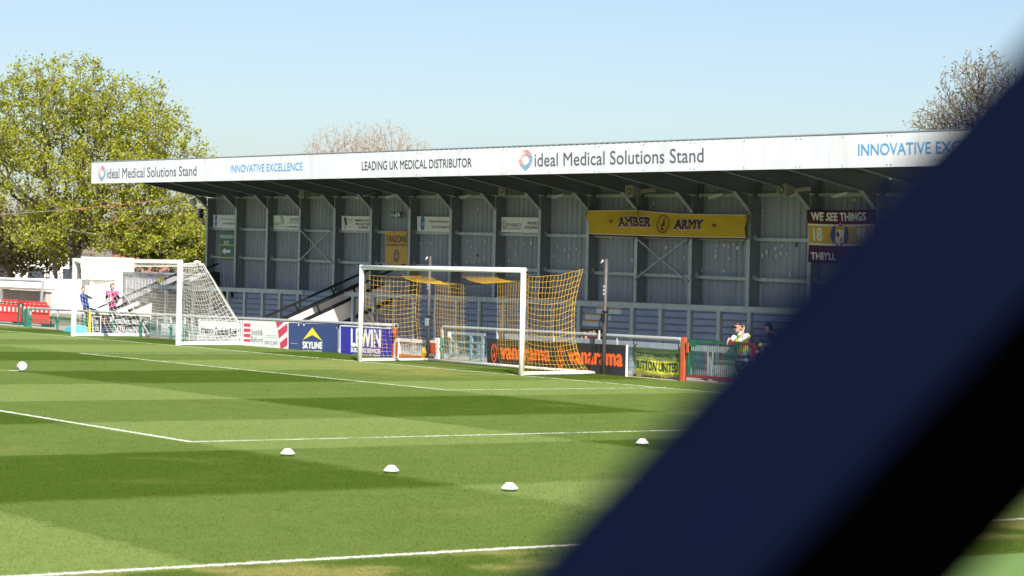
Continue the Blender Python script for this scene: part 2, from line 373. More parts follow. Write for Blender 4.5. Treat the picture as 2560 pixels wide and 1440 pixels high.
M_['pitch'] = pitch_material(False); M_['blades'] = pitch_material(True)
M_['far'] = mat("dry ground", (0.30, 0.27, 0.21), 0.95, var=0.2, scale=0.2)
sheet("ground", -1500, 1500, -1500, 1500, -0.03, 'far')
sheet("pitch", -46, 60, -110, 2.44, 0.0, 'pitch')
sheet("path", -45, 60, 2.30, 4.9, -0.012, 'concrete')

def grass_blades():
    rng = np.random.default_rng(5)
    n = 520000
    c0 = np.array([CAM.x, CAM.y]); f2 = np.array([CF.x, CF.y]); f2 /= np.linalg.norm(f2); r2 = np.array([f2[1], -f2[0]])
    # more blades close to the camera, fewer far away
    u = rng.random(n); d0, d1 = 15.5, 62.0
    k = 1.0 / (1 / d0 + (1 / d1 - 1 / d0) * u)
    d = k
    s = (rng.random(n) - 0.5) * 2 * 0.25
    xy = c0 + f2 * d[:, None] + r2 * (s * d)[:, None]
    ok = (xy[:, 1] < 2.40) & (xy[:, 0] < 33.85)
    xy, d = xy[ok], d[ok]; n = len(xy)
    h = (0.005 + 0.007 * rng.random(n)) * (0.8 + d / 90); wd = (0.0025 + 0.003 * rng.random(n)) * (0.6 + d / 30)
    th = rng.random(n) * math.pi; ln = rng.normal(0, 0.5, (n, 2)) * h[:, None]
    a = np.stack([np.cos(th), np.sin(th)], 1) * wd[:, None]
    v = np.zeros((n, 3, 3), np.float32)
    v[:, 0, :2] = xy - a; v[:, 1, :2] = xy + a; v[:, 2, :2] = xy + ln
    v[:, :2, 2] = -0.002; v[:, 2, 2] = h
    me = bpy.data.meshes.new("grass"); me.vertices.add(3 * n); me.vertices.foreach_set("co", v.ravel())
    me.loops.add(3 * n); me.loops.foreach_set("vertex_index", np.arange(3 * n, dtype=np.int32))
    me.polygons.add(n); me.polygons.foreach_set("loop_start", np.arange(0, 3 * n, 3, dtype=np.int32))
    me.materials.append(M_['blades']); me.update(calc_edges=True); me.validate()
    # blades are shaded like the turf they make up: mostly by the sky side
    nr = np.tile(np.array([0, 0, 1.0]), (n, 1)) + np.concatenate([rng.normal(0, 0.18, (n, 2)), np.zeros((n, 1))], 1)
    nr /= np.linalg.norm(nr, axis=1)[:, None]
    me.normals_split_custom_set(np.repeat(nr, 3, axis=0).tolist())
    o = bpy.data.objects.new("grass", me); C.objects.link(o)
    tag(o, "short mown grass blades of the football pitch", "grass", kind="stuff")
grass_blades()
# ================================================================ THE COVERED STAND
YW, YC, YF = 7.05, 6.70, 2.56             # wall sheet, column fronts, fascia
SLOPE = -0.0128                            # the whole frame falls gently along its length
def dz(x): return SLOPE * (x + 13.0)
COLX = [-26.25, -24.02, -21.70, -19.40, -17.07, -14.74, -12.42, -10.06, -7.68, -5.40, -3.08, -0.88, 1.44, 3.75, 6.03, 8.35, 10.68, 13.0, 15.3]
XL, XR = -26.96, 16.6
stand = thing("covered_stand", "long grey steel covered terrace with a white lettered fascia behind the goals", "stand", (XL, YW, 0))
mb = MB()                                  # corrugated wall sheet
pts = []; x = XL + 0.62
while x < XR:
    for dx, dy in ((0, 0), (0.155, 0), (0.18, 0.035), (0.215, 0.035)): pts.append((x + dx, YW + dy))
    x += 0.24
vs = []
for px_, py_ in pts: vs += [(px_, py_, 1.2), (px_, py_, 5.02 + dz(px_))]
mb.add(vs, [(2 * i, 2 * i + 2, 2 * i + 3, 2 * i + 1) for i in range(len(pts) - 1)], 'sheet')
mb.build("wall_sheet", stand)
for cx in COLX:
    mb = MB(); z = dz(cx)
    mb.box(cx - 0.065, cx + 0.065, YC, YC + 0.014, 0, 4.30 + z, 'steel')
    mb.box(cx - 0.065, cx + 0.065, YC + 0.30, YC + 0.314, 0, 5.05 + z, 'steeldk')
    mb.box(cx - 0.006, cx + 0.006, YC + 0.0142, YC + 0.2998, 0, 4.655 + z, 'steeldk')  # web coloured darker than the front flange, as the less lit side
    for zz in (2.55, 3.54):                # girt cleats
        mb.box(cx + 0.0062, cx + 0.055, YC + 0.16, YC + 0.24, zz + z, zz + z + 0.12, 'steel')
    # haunch plate with its flange
    w0 = [(YC - 0.012, 4.30), (6.20, 4.728), (YC - 0.012, 4.672)]
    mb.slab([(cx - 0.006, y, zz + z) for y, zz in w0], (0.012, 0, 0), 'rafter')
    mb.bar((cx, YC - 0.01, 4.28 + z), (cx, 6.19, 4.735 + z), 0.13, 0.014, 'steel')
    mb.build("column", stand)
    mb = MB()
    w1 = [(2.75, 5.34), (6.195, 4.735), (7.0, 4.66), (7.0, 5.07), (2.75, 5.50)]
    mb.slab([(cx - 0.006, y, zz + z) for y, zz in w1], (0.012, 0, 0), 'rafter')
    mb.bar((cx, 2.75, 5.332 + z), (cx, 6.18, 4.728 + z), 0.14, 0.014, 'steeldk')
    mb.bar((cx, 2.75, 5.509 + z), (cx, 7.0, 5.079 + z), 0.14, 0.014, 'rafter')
    mb.build("rafter", stand)
for zz in (2.525, 3.52, 4.62):             # wall girts
    mb = MB()
    for a, b in zip(COLX, COLX[1:] + [XR + 0.6]):
        mb.box(a + 0.075, b - 0.075, YW - 0.16, YW - 0.012, zz, zz + 0.085, 'steel', sh=dz)
    mb.build("girt", stand)
def roofz(y): return 5.535 - (y - 2.6) * 0.1
mb = MB()                                  # ribbed roof sheet, ribs running front to back
n = int((XR - XL) / 0.25); vs = []
for i in range(n):
    x = XL + i * 0.25
    for dx, h in ((0, 0), (0.16, 0), (0.185, 0.035), (0.225, 0.035)):
        for y in (2.66, 7.25): vs.append((x + dx, y, roofz(y) + 0.175 + h + dz(x)))
mb.add(vs, [(2 * i, 2 * i + 2, 2 * i + 3, 2 * i + 1) for i in range(len(vs) // 2 - 1)], 'roof')
mb.build("roof_sheet", stand)
for y in (3.0, 3.85, 4.7, 5.55, 6.4):   # purlins of Z section
    mb = MB(); z0 = roofz(y) - 0.012
    mb.box(XL + 0.3, XR, y, y + 0.012, z0, z0 + 0.185, 'roof', sh=dz)
    mb.box(XL + 0.3, XR, y - 0.075, y - 0.001, z0, z0 + 0.012, 'steel', sh=dz)
    mb.box(XL + 0.3, XR, y + 0.013, y + 0.06, z0 + 0.172, z0 + 0.184, 'roof', sh=dz)
    mb.build("purlin", stand)
for (a, b, top, bot) in ((-19.40, -17.07, 3.60, 2.52), (-0.88, 1.44, 3.52, 2.44)):   # crossed braces on the wall
    mb = MB(); za, zb = dz(a), dz(b)
    mb.bar((a + 0.07, YC - 0.012, top + za), (b - 0.02, YC - 0.012, bot + zb), 0.055, 0.03, 'steel')
    mb.bar((a + 0.05, YC - 0.046, bot + za), (b - 0.07, YC - 0.046, top + zb), 0.055, 0.03, 'steel')
    mb.build("cross_brace", stand)
# fascia
FT = lambda x: 5.92 - 0.0137 * (x + 26.98) + 0.00006 * (x + 26.98) * max(0, x - 0)
FB = lambda x: 5.181 - 0.01178 * (x + 26.95)
mb = MB(); mb.box(XL + 0.02, XR, YF + 0.035, YF + 0.12, 0, 0.01, 'fascia')
mb = MB()
mb.add([(XL + .02, YF + .03, FB(XL) + .02), (XR, YF + .03, FB(XR) + .02), (XR, YF + .03, FT(XR) - .02), (XL + .02, YF + .03, FT(XL) - .02), (XL + .02, YF + .14, FB(XL) + .02), (XR, YF + .14, FB(XR) + .02), (XR, YF + .14, FT(XR) - .02), (XL + .02, YF + .14, FT(XL) - .02)],
       [(0, 1, 2, 3), (5, 4, 7, 6), (4, 0, 3, 7), (1, 5, 6, 2), (4, 5, 1, 0), (3, 2, 6, 7)], 'fascia')
fas = mb.build("fascia", stand)
mb = MB()
js = [XL, -23.3, -19.9, -16.4, -13.0, -9.56, -5.2, -1.02, 3.0, 6.7, 10.35, 13.15, XR]
for a, b in zip(js, js[1:]):
    a += 0.006; b -= 0.006
    k = [(a, FB(a)), (b, FB(b)), (b, FT(b)), (a, FT(a))]
    mb.slab([(x, YF, z) for x, z in k], (0, 0.025, 0), 'fascia')
mb.build("fascia_panel", fas)
mb = MB()                                  # rivets along both edges
for a, b in zip(js, js[1:]):
    for t in (0.02, 0.5, 0.98):
        x = a + (b - a) * t
        for z in (FT(x) - 0.05, FB(x) + 0.05): mb.box(x - .015, x + .015, YF - .006, YF - .0005, z - .015, z + .015, 'steel')
mb.box(XL - .005, XR, YF - 0.01, YF + 0.16, 0, 0.025, 'steel', sh=lambda x: FT(x) + 0.001)
mb.build("rivet_line", fas)
def halftone(mb, x0, x1, z0, z1, y):       # dotted, coloured drop-shaped ring
    cx, cz, rx, rz = (x0 + x1) / 2, (z0 + z1) / 2, (x1 - x0) / 2, (z1 - z0) / 2
    rows = 17
    for r in range(rows):
        v = 1 - 2 * (r + .5) / rows
        for c in range(13):
            u = -1 + 2 * (c + .5) / 13
            e = u * u * (1.0 if v > -0.2 else 1.0 + 0.9 * (-0.2 - v)) + v * v
            hole = (u / 0.5) ** 2 + ((v - 0.02) / 0.40) ** 2
            if e > 1.0 or hole < 1: continue
            if u < -0.1 and v > 0.1 and rnd.random() < 0.45: continue
            m = ('logo_r' if rnd.random() < .7 else 'logo_o') if (v > 0.25 and u < 0.5) else 'logo_o' if (v > 0.55 or (u < -0.2 and v > -0.45)) else ('logo_n' if rnd.random() < .25 else 'logo_b' if rnd.random() < .6 else 'logo_c')
            X0, Z0 = cx + u * rx, cz + v * rz; hw, hh = rx / 13 * .85, rz / rows * .62
            if v > 0.3 and u < -0.2: hw *= .7
            mb.poly([(X0 - hw, y, Z0 - hh), (X0 + hw, y, Z0 - hh), (X0 + hw, y, Z0 + hh), (X0 - hw, y, Z0 + hh)], m)
yl = YF - 0.004
def ftext(text, l, r, lt, lb, rt, rb, m, bold=0.0, name="lettering"):
    mb = MB(); write(mb, text, pq(YF, l, r, lt, lb, rt, rb), m, bold); mb.build(name, fas)
def flogo(l, r, t, b):
    a, c = AY(l, b, YF), AY(r, t, YF); mb = MB(); halftone(mb, a.x, c.x, a.z, c.z, yl); mb.build("logo", fas)
flogo(246, 264.5, 413.5, 454); flogo(1297, 1332, 373.5, 427)
ftext("ideal Medical Solutions Stand", 267, 491.5, 421, 446.5, 414, 439, 'ink', 0.004)
ftext("INNOVATIVE EXCELLENCE", 577, 756.5, 412.5, 431.5, 406, 426, 'sky_blue', 0.006)
ftext("LEADING UK MEDICAL DISTRIBUTOR", 905, 1179.5, 404, 426, 395, 417.5, 'inkdk', 0.004)
ftext("ideal Medical Solutions Stand", 1337, 1759.5, 383.5, 416.5, 369, 405.5, 'ink', 0.004)
ftext("INNOVATIVE EXCELLENCE", 2146, 2538, 360, 389.5, 346.5, 377.5, 'sky_blue', 0.008)

# ---------------------------------------------------------------- terrace of steps in front of the wall
ter = thing("terrace", "stepped terrace of blue grey boards under the covered stand roof", "terrace", (-6, 6, 0))
NS, Y0, RUN, RISE = 10, 4.78, 0.212, 0.168
mb = MB(); mt = MB()
for i in range(NS):
    y = Y0 + i * RUN; z0 = i * RISE; z1 = z0 + RISE
    mb.box(-23.6, XR, y, y + 0.035, z0 - 0.02, z1 - 0.035, 'terrace')
    mt.box(-23.6, XR, y - 0.028, (y + RUN + 0.034) if i < NS - 1 else YC - 0.02, z1 - 0.034, z1, 'tread')
mb.build("riser", ter); mt.build("tread", ter)
# painted aisle on the terrace
mb = MB()
for q, yy, ysh in (((1515, 1572, 770.5, 787.5), 9, 0), ((1489, 1550, 786, 799.5), 8, 0), ((1461, 1507, 800, 813.5), 7, 0), ((1450, 1497, 815, 830), 6, 0), ((1516, 1524, 803, 815), 7, 0)):
    y = Y0 + yy * RUN - 0.030
    a, b = AY(q[0], q[3], y), AY(q[1], q[3] + (q[1] - q[0]) * 0.03, y)
    z1 = (yy + 1) * RISE; z0 = z1 - RISE
    mb.box(a.x, b.x, y - 0.0036, y - 0.0006, z1 - 0.033, z1 - 0.001, 'amberpaint')
    mb.box(a.x, b.x, y + 0.0265, y + 0.0295, z0 + 0.001, z1 - 0.037, 'whitepaint')
mb.build("step_marking", ter)

# ---------------------------------------------------------------- crush barriers along the front of the terrace
YB0 = 4.60
def barrier(label, x0, x1, posts, openback=False):
    t = thing("crush_barrier", label, "barrier", (x0, YB0, 0), "crush barriers along the terrace front")
    mb = MB(); mb.box(x0, x1, YB0, YB0 + .12, 1.575, 1.705, 'barrier'); mb.build("top_rail", t)
    for x in posts:
        mb = MB(); mb.box(x - 0.06, x + 0.06, YB0, YB0 + .012, -0.012, 1.574, 'barrier'); mb.box(x + 0.046, x + 0.06, YB0 + .0122, YB0 + .10, -0.012, 1.574, 'steeldk')
        mb.build("post", t)
bx = lambda px: AY(px, 770, YB0).x
barrier("grey steel crush barrier behind the white goal, left of the main stairs", AY(368, 711, YB0).x, AY(756, 725, YB0).x, [bx(q) for q in (378, 412, 452, 480, 524, 567, 609, 654, 697, 743)])
barrier("grey steel crush barrier behind the amber goal, right of the main stairs", AY(860, 729, YB0).x, 12.0, [bx(q) for q in (880, 931, 985, 1033, 1087, 1140, 1197, 1257, 1316, 1381, 1446, 1510, 1579, 1650, 1722, 1796, 1872)] + [8.2, 9.3, 10.4, 11.5])
# black box standing in for the shade in the opening at the left end
mb = MB(); mb.box(-26.2, -23.62, 4.78, 6.6, 0, 1.66, 'blackboard')
tag(mb.build("opening_shade_box"), "black shade box filling the dark opening at the left end of the terrace", "shade box")

# ---------------------------------------------------------------- stairs up the terrace with black balustrades
def stairs(label, c1, c2, ya, yb, za):
    s = 0.415
    t = thing("staircase", label, "stairs", ((c1 + c2) / 2, ya, 0), "stairs up the terrace")
    mb = MB(); n = int((yb - ya) / 0.4)
    for i in range(n):
        y = ya + 0.35 + i * 0.4; mb.box(c1 + 0.05, c2 - 0.05, y, y + 0.42, 0, 0.02 + (i + 1) * 0.4 * s * 0.98, 'steeldk')
    mb.build("step_flight", t)
    for c in (c1, c2):
        b = MB()
        b.bar((c, ya, za), (c, yb, za + (yb - ya) * s), 0.06, 0.06, 'black')
        b.bar((c, ya + 0.55, za - 0.30 + 0.55 * s), (c, yb - 0.75, za - 0.30 + (yb - 0.75 - ya) * s), 0.05, 0.09, 'black')
        b.bar((c, ya + 1.6, za - 0.92 + 1.6 * s), (c, yb - 0.4, za - 0.92 + (yb - 0.4 - ya) * s), 0.05, 0.10, 'black')
        y = ya + 1.0
        while y < yb - 0.6:
            zz = za + (y - ya) * s; b.bar((c, y, zz - 0.02), (c, y + 0.12, zz - 0.28), 0.05, 0.05, 'black'); y += 1.25
        b.build("balustrade", t)
        b = MB()
        def panel(a, e, m):
            b.add([(c + 0.003, a, max(0.0, za - 0.94 + (a - ya) * s)), (c + 0.003, e, za - 0.94 + (e - ya) * s), (c + 0.003, e, za - 0.36 + (e - ya) * s), (c + 0.003, a, za - 0.36 + (a - ya) * s),
                   (c - 0.02, a, max(0.0, za - 0.94 + (a - ya) * s)), (c - 0.02, e, za - 0.94 + (e - ya) * s), (c - 0.02, e, za - 0.36 + (e - ya) * s), (c - 0.02, a, za - 0.36 + (a - ya) * s)],
                  [(0, 1, 2, 3), (7, 6, 5, 4), (0, 4, 5, 1), (3, 2, 6, 7), (0, 3, 7, 4), (1, 5, 6, 2)], m)
        y = ya + 0.5
        while y < yb - 0.5: panel(y, min(y + 0.55, yb - 0.45), 'cream'); y += 0.562
        # sheeting below the flight
        y = ya + 1.9
        while y < yb - 0.3:
            e = min(y + 0.5, yb - 0.3)
            b.add([(c - 0.01, y, 0), (c - 0.01, e, 0), (c - 0.01, e, za - 0.99 + (e - ya) * s), (c - 0.01, y, za - 0.99 + (y - ya) * s)], [(0, 1, 2, 3)], 'cream'); y += 0.512
        b.build("side_panel", t)
    return t
stairs("black railed white sided stairs rising between the two goals", -14.1, -12.75, 2.72, 6.75, 0.90)
ls = stairs("black railed stairs at the left end of the covered stand behind the white goal", -26.9, -25.6, 2.9, 6.85, 0.86)
mb = MB(); mb.slab([(-25.56, 4.3, 0.25), (-25.56, 6.9, 0.25), (-25.56, 6.9, 2.2), (-25.56, 6.6, 2.2), (-25.56, 4.9, 1.45), (-25.56, 4.3, 1.1)], (.03, 0, 0), 'blackboard'); mb.build("landing_panel", ls)
# ---------------------------------------------------------------- speakers, lamps and cable on the stand
def horn(px, py, y, label):
    c = AY(px, py, y)
    t = thing("loudspeaker", label, "loudspeaker", c, "horn loudspeakers under the roof")
    mb = MB(); s = 0.16
    vs = [c + V(dx * s * k, dy, dzz * s * k) for k, dy in ((1, -0.2), (.5, 0.15)) for dx, dzz in ((-1, -1), (1, -1), (1, 1), (-1, 1))]
    mb.add(vs, [(0, 1, 2, 3), (7, 6, 5, 4), (0, 4, 5, 1), (1, 5, 6, 2), (2, 6, 7, 3), (3, 7, 4, 0)], 'speaker'); mb.build("horn", t)
    mb = MB(); disc(mb, c + V(0, -0.204, 0), 0.11, 0.11, 'speakerdk'); disc(mb, c + V(0, -0.21, 0), 0.05, 0.05, 'speaker'); mb.build("cone", t)
    mb = MB(); mb.bar(c + V(0.1, 0.1, 0.0), c + V(0.42, 0.35, 0.05), 0.05, 0.10, 'speaker'); mb.build("bracket", t)
for q, l in (((767, 484), "beige horn loudspeaker under the roof above the small crossed brace"), ((1269, 476), "beige horn loudspeaker under the roof left of the amber banner"), ((1588, 479), "beige horn loudspeaker under the roof above the amber banner"), ((1970, 476), "beige horn loudspeaker under the roof between the amber and maroon banners")):
    horn(*q, 5.95, l)
def lamp(px, py, label):
    c = AY(px, py, 6.45); t = thing("strip_lamp", label, "lamp", c, "slim lamps below the roof")
    mb = MB(); mb.bar(c + V(-0.22, -0.05, -0.05), c + V(0.25, 0.0, 0.04), 0.16, 0.05, 'greyplate'); mb.build("lamp_body", t)
    mb = MB(); mb.bar(c + V(0.25, 0, 0.05), c + V(0.36, 0.28, 0.14), 0.03, 0.03, 'steeldk'); mb.build("arm", t)
for q, l in (((982, 491), "slim lamp above the green exit sign"), ((1170, 491), "slim lamp above the bay right of the blue oval sign"), ((1400, 490), "slim lamp left of the amber banner"), ((1795, 490), "slim lamp above the right end of the amber banner"), ((2105, 487), "slim lamp above the maroon banner"), ((905, 492), "slim lamp above the purple dotted sign")): lamp(*q, l)
c = AY(483, 505, 6.2); mb = MB(); mb.tube([c + V(0, 0, -0.13), c + V(0, 0, -0.1), c, c + V(0, 0, 0.1), c + V(0, 0, 0.13)], [0.03, 0.1, 0.14, 0.1, 0.03], 'globe', 10)
t = thing("globe_lamp", "pale round lamp at the left end of the stand under the roof", "lamp", c); mb.build("globe", t, True)
mb = MB(); mb.bar(c + V(0, 0, 0.12), c + V(0.45, 0.25, 0.22), 0.03, 0.03, 'steeldk'); mb.build("arm", t)
mb = MB(); c = AY(508, 534, 6.75); mb.box(c.x - .1, c.x + .06, 6.6, 6.74, c.z - .17, c.z + .17, 'black'); mb.box(c.x + .061, c.x + .3, 6.65, 6.69, c.z - .03, c.z + .03, 'steeldk')
tag(mb.build("junction_box"), "black box on the left end column of the stand", "box")
mb = MB(); P0, P1, P2 = AD(-60, 539, 96), AY(230, 526, 8.0), AY(492, 488, 6.5)
pts = []
for i in range(25):
    t_ = i / 24; pts.append((P0 * (1 - t_) ** 2 + P1 * 2 * t_ * (1 - t_) + P2 * t_ * t_))
mb.tube(pts[:12], 0.016, 'cablegrey', 5); mb.tube(pts[11:20], 0.018, 'cablered', 5); mb.tube(pts[19:], 0.016, 'cablegrey', 5)
tag(mb.build("cable"), "grey and orange cable slung from the left end of the stand past the tree", "cable")

# ---------------------------------------------------------------- signs on the back wall
def board(name, label, cat, y, l, r, lt, lb, rt, rb, m, group=None, edge=None):
    q = pq(y, l, r, lt, lb, rt, rb)
    mb = MB(); mb.slab([q[0], q[1], q[2], q[3]], (0, 0.02, 0), m)
    t = thing(name, label, cat, (q[0] + q[1]) / 2, group); mb.build("panel", t); return t
def letters(t, y, items):
    for it in items:
        mb = MB(); text, l, r, lt, lb, rt, rb, m = it[:8]; write(mb, text, pq(y, l, r, lt, lb, rt, rb), m, *(it[8:9] or (0.0,))); mb.build("lettering", t)
YS = YW - 0.19
S5 = lambda x, y: (200 + x / 3.2, 360 + y / 3.2)
S6 = lambda x, y: (800 + x / 3.657, 360 + y / 3.657)
t = board("sponsor_sign", "white sign with a blue oval in the first bay above the emergency exit sign", "sign", YS, 533, 590, 537, 568, 537.5, 571.5, 'signwhite', "white signs on the stand wall")
letters(t, YS, [("Vulcan Building Services", 553, 588, 545, 550.5, 546, 551.5, 'greylet', .02), ("M & E CONTRACTORS", 559, 588, 556, 561, 557, 562, 'inkdk', .02)])
mb = MB(); disc(mb, AY(540, 551.5, YS - .004), .10, .21, 'signblue'); write(mb, "VBS", pq(YS - .004, 536.5, 549, 547, 557, 547.5, 557.5), 'signwhite', 0.0); mb.build("logo", t)
t = board("sponsor_sign", "white sign with a green swirl logo in the third bay from the left", "sign", YS, 684, 753, 538, 572, 539.5, 574.5, 'signwhite', "white signs on the stand wall")
letters(t, YS, [("IN-VENT", 685, 703, 556, 563, 556.5, 563.5, 'leafgreen', .01), ("ENVIRONMENTAL", 686, 714, 565.5, 568, 566, 568.5, 'greylet'), ("IN-VENT", 726, 752, 545, 552, 545.5, 552.5, 'inkdk', .01), ("ENVIRONMENTAL", 721, 752, 553, 559, 554, 559.5, 'leafgreen'), ("DUCTWORK & VENTILATION", 718, 752, 564.5, 569, 565.5, 570, 'inkdk', .02)])
mb = MB(); c = AY(699, 556, YS - .004)
for k in range(4): disc(mb, c, .30 - .06 * k, .30 - .06 * k, 'leafgreen', n=12, a0=-.2, a1=1.7 - .1 * k, inner=.86)
mb.build("logo", t)
t = board("sponsor_sign", "white sign with dark purple dots in the fifth bay from the left", "sign", YS, 854, 932, 539.5, 575, 541, 577, 'signwhite', "white signs on the stand wall")
letters(t, YS, [("Synergy", 866, 881, 546, 551.5, 546.5, 552, 'inkdk', .02), ("Trading", 867, 880, 554.5, 559, 555, 559.5, 'greylet'), ("Group", 868, 877, 563.5, 568, 564, 568.5, 'greylet'), ("BRINGING TOGETHER", 888, 931, 548, 553.5, 549, 554.5, 'inkdk', .03), ("SPECIALIST TRADES", 888.5, 931, 557, 562.5, 558, 563.5, 'inkdk', .03), ("& SERVICES", 897, 921, 565.5, 571, 566, 571.5, 'inkdk', .03)])
mb = MB()
for q, m in (((862.5, 548.5), 'plum'), ((865, 557.5), 'plum'), ((862.5, 567), 'sticker')): disc(mb, AY(*q, YS - .004), .075, .085, m)
mb.build("logo", t)
t = board("sponsor_sign", "white sign with a blue oval beside the green exit sign", "sign", YS, 1043, 1131, 541, 578, 542.5, 580, 'signwhite', "white signs on the stand wall")
letters(t, YS, [("Vulcan Building Services", 1072, 1134, 550, 557.5, 551.5, 559, 'inkdk', .02), ("M & E CONTRACTORS", 1080, 1130, 564, 570.5, 565, 571.5, 'inkdk', .02)])
mb = MB(); disc(mb, AY(1056.5, 557.5, YS - .004), .13, .235, 'signblue'); write(mb, "VBS", pq(YS - .004, 1053, 1069, 553.5, 565, 554, 566), 'signwhite', 0.0); mb.build("logo", t)
t = board("sponsor_sign", "white sign with a small house logo left of the amber banner", "sign", YS, 1253, 1351, 542.5, 580.5, 544, 583, 'signwhite', "white signs on the stand wall")
letters(t, YS, [("SYNERGY", 1266, 1304.5, 558, 566.5, 558.5, 567, 'inkdk', .01), ("GROUP DEVELOPMENTS", 1257, 1304.5, 569.5, 573, 570, 573.5, 'inkdk', .01), ("PROPERTY", 1319, 1350, 554, 561.5, 555, 562.5, 'inkdk', .02), ("DEVELOPMENT", 1312, 1350, 565, 572, 566, 573, 'inkdk', .02)])
mb = MB()
for a, b in (((1257, 567), (1257, 557)), ((1257, 557), (1260.5, 552)), ((1260.5, 552), (1264.5, 557)), ((1264.5, 557), (1264.5, 567)), ((1257, 567), (1264, 567))): mb.bar(AY(*a, YS - .004), AY(*b, YS - .004), .005, .018, 'inkdk', up=V(0.01, 0, 1))
mb.build("logo", t)
t = board("exit_sign", "green emergency exit sign with a white arrow in the first bay of the stand", "sign", YS - .03, 549, 590, 580, 643, 581, 645, 'signgreen')
letters(t, YS - .03, [("EMERGENCY", 550.5, 585, 587, 595.5, 588, 596.5, 'inkw', .03), ("EXIT", 560.5, 573, 602, 610.5, 602.5, 611, 'inkw', .03)])
mb = MB(); y = YS - .034
mb.poly([AY(*q, y) for q in ((555, 628), (562.5, 619.5), (562.5, 624.5), (576, 625), (576, 632.5), (562.5, 632), (562.5, 637))], 'inkw')
mb.bar(AY(549, 612, y), AY(590, 613.3, y), .004, .02, 'chevron'); mb.bar(AY(549.6, 612, y), AY(549.6, 643, y), .02, .004, 'chevron'); mb.bar(AY(549, 643, y), AY(590, 645, y), .004, .02, 'chevron'); mb.build("arrow", t)
t = board("exit_sign", "small green running man exit sign above the amber fanzone sign", "sign", YS, 976, 1000.5, 529, 544, 529.3, 544.7, 'signgreen')
letters(t, YS, [("Exit", 977.5, 986, 533, 541, 533, 541.3, 'inkw', .01)])
mb = MB(); y = YS - .004
for pl in (((996, 531.5), (996, 537), (994, 537), (997.3, 542.5), (1000, 537), (998, 537), (998, 531.5)), ((988, 536), (991, 534), (992.5, 537), (990.5, 538.5), (992.5, 542.5), (990, 543), (989, 540), (987, 542.5), (986.5, 541))): mb.poly([AY(*q, y) for q in pl[::-1]], 'inkw')
disc(mb, AY(991.3, 532.3, y), .018, .022, 'inkw'); mb.bar(AY(993.5, 530, y), AY(993.5, 543, y), .012, .004, 'inkw')
mb.build("pictogram", t)
t = board("direction_sign", "amber fanzone sign with a black arrow at the top of the stairs", "sign", YS - .06, 963, 1017.5, 577.5, 661, 578, 664.5, 'amber')
letters(t, YS - .06, [("FANZONE", 966.5, 1017, 588, 606, 588.5, 606.5, 'inkdk', .035), ("FOOD, DRINK & TOILETS", 966, 1017, 609, 616, 609.8, 617, 'inkdk', .02)])
mb = MB(); y = YS - .064; disc(mb, AY(991, 639.3, y), .155, .19, 'inkdk'); y -= .003
mb.poly([AY(*q, y) for q in ((989, 628.5), (993, 628.5), (993, 639), (996, 639), (991, 650), (985.8, 639), (989, 639))][::-1], 'amber'); mb.build("arrow", t)
# stickers left by supporters on the wall
stk = [(1053, 608), (1078, 608), (1171, 603), (1213, 604), (1179, 617), (1195, 639), (1213, 646), (1169, 656), (1186, 657), (1293, 604), (1329, 608), (1310, 610), (1274, 652), (1290, 635), (1395, 617), (1425, 620), (1414, 625), (1443, 623), (1386, 640), (1423, 640), (1196, 523), (1581, 651), (1590, 655), (1667, 619), (1712, 645), (1793, 614), (1790, 640), (1812, 613), (1822, 617), (1836, 611), (1846, 620), (1790, 627), (1824, 646), (1755, 675), (1811, 678), (1909, 527), (1957, 613), (1968, 608), (1992, 612), (1942, 640), (1953, 634), (1907, 639), (1976, 686), (1968, 634), (1940, 622), (1918, 630), (1635, 507), (1627, 516), (2138, 500)]
for i, q in enumerate(stk):
    a = AY(*q, YW - .006); mb = MB(); wd, hg = (.03 + .025 * rnd.random()), (.025 + .03 * rnd.random())
    mb.slab([(a.x - wd, a.y - .02, a.z - hg), (a.x + wd, a.y - .02, a.z - hg), (a.x + wd * .9, a.y - .02, a.z + hg), (a.x - wd, a.y - .02, a.z + hg)], (0, .004, 0), rnd.choice(['sticker'] * 12 + ['greyplate', 'blackboard']))
    tag(mb.build("sticker"), "small faded paper sticker on the grey stand wall", "sticker", "stickers on the stand wall")
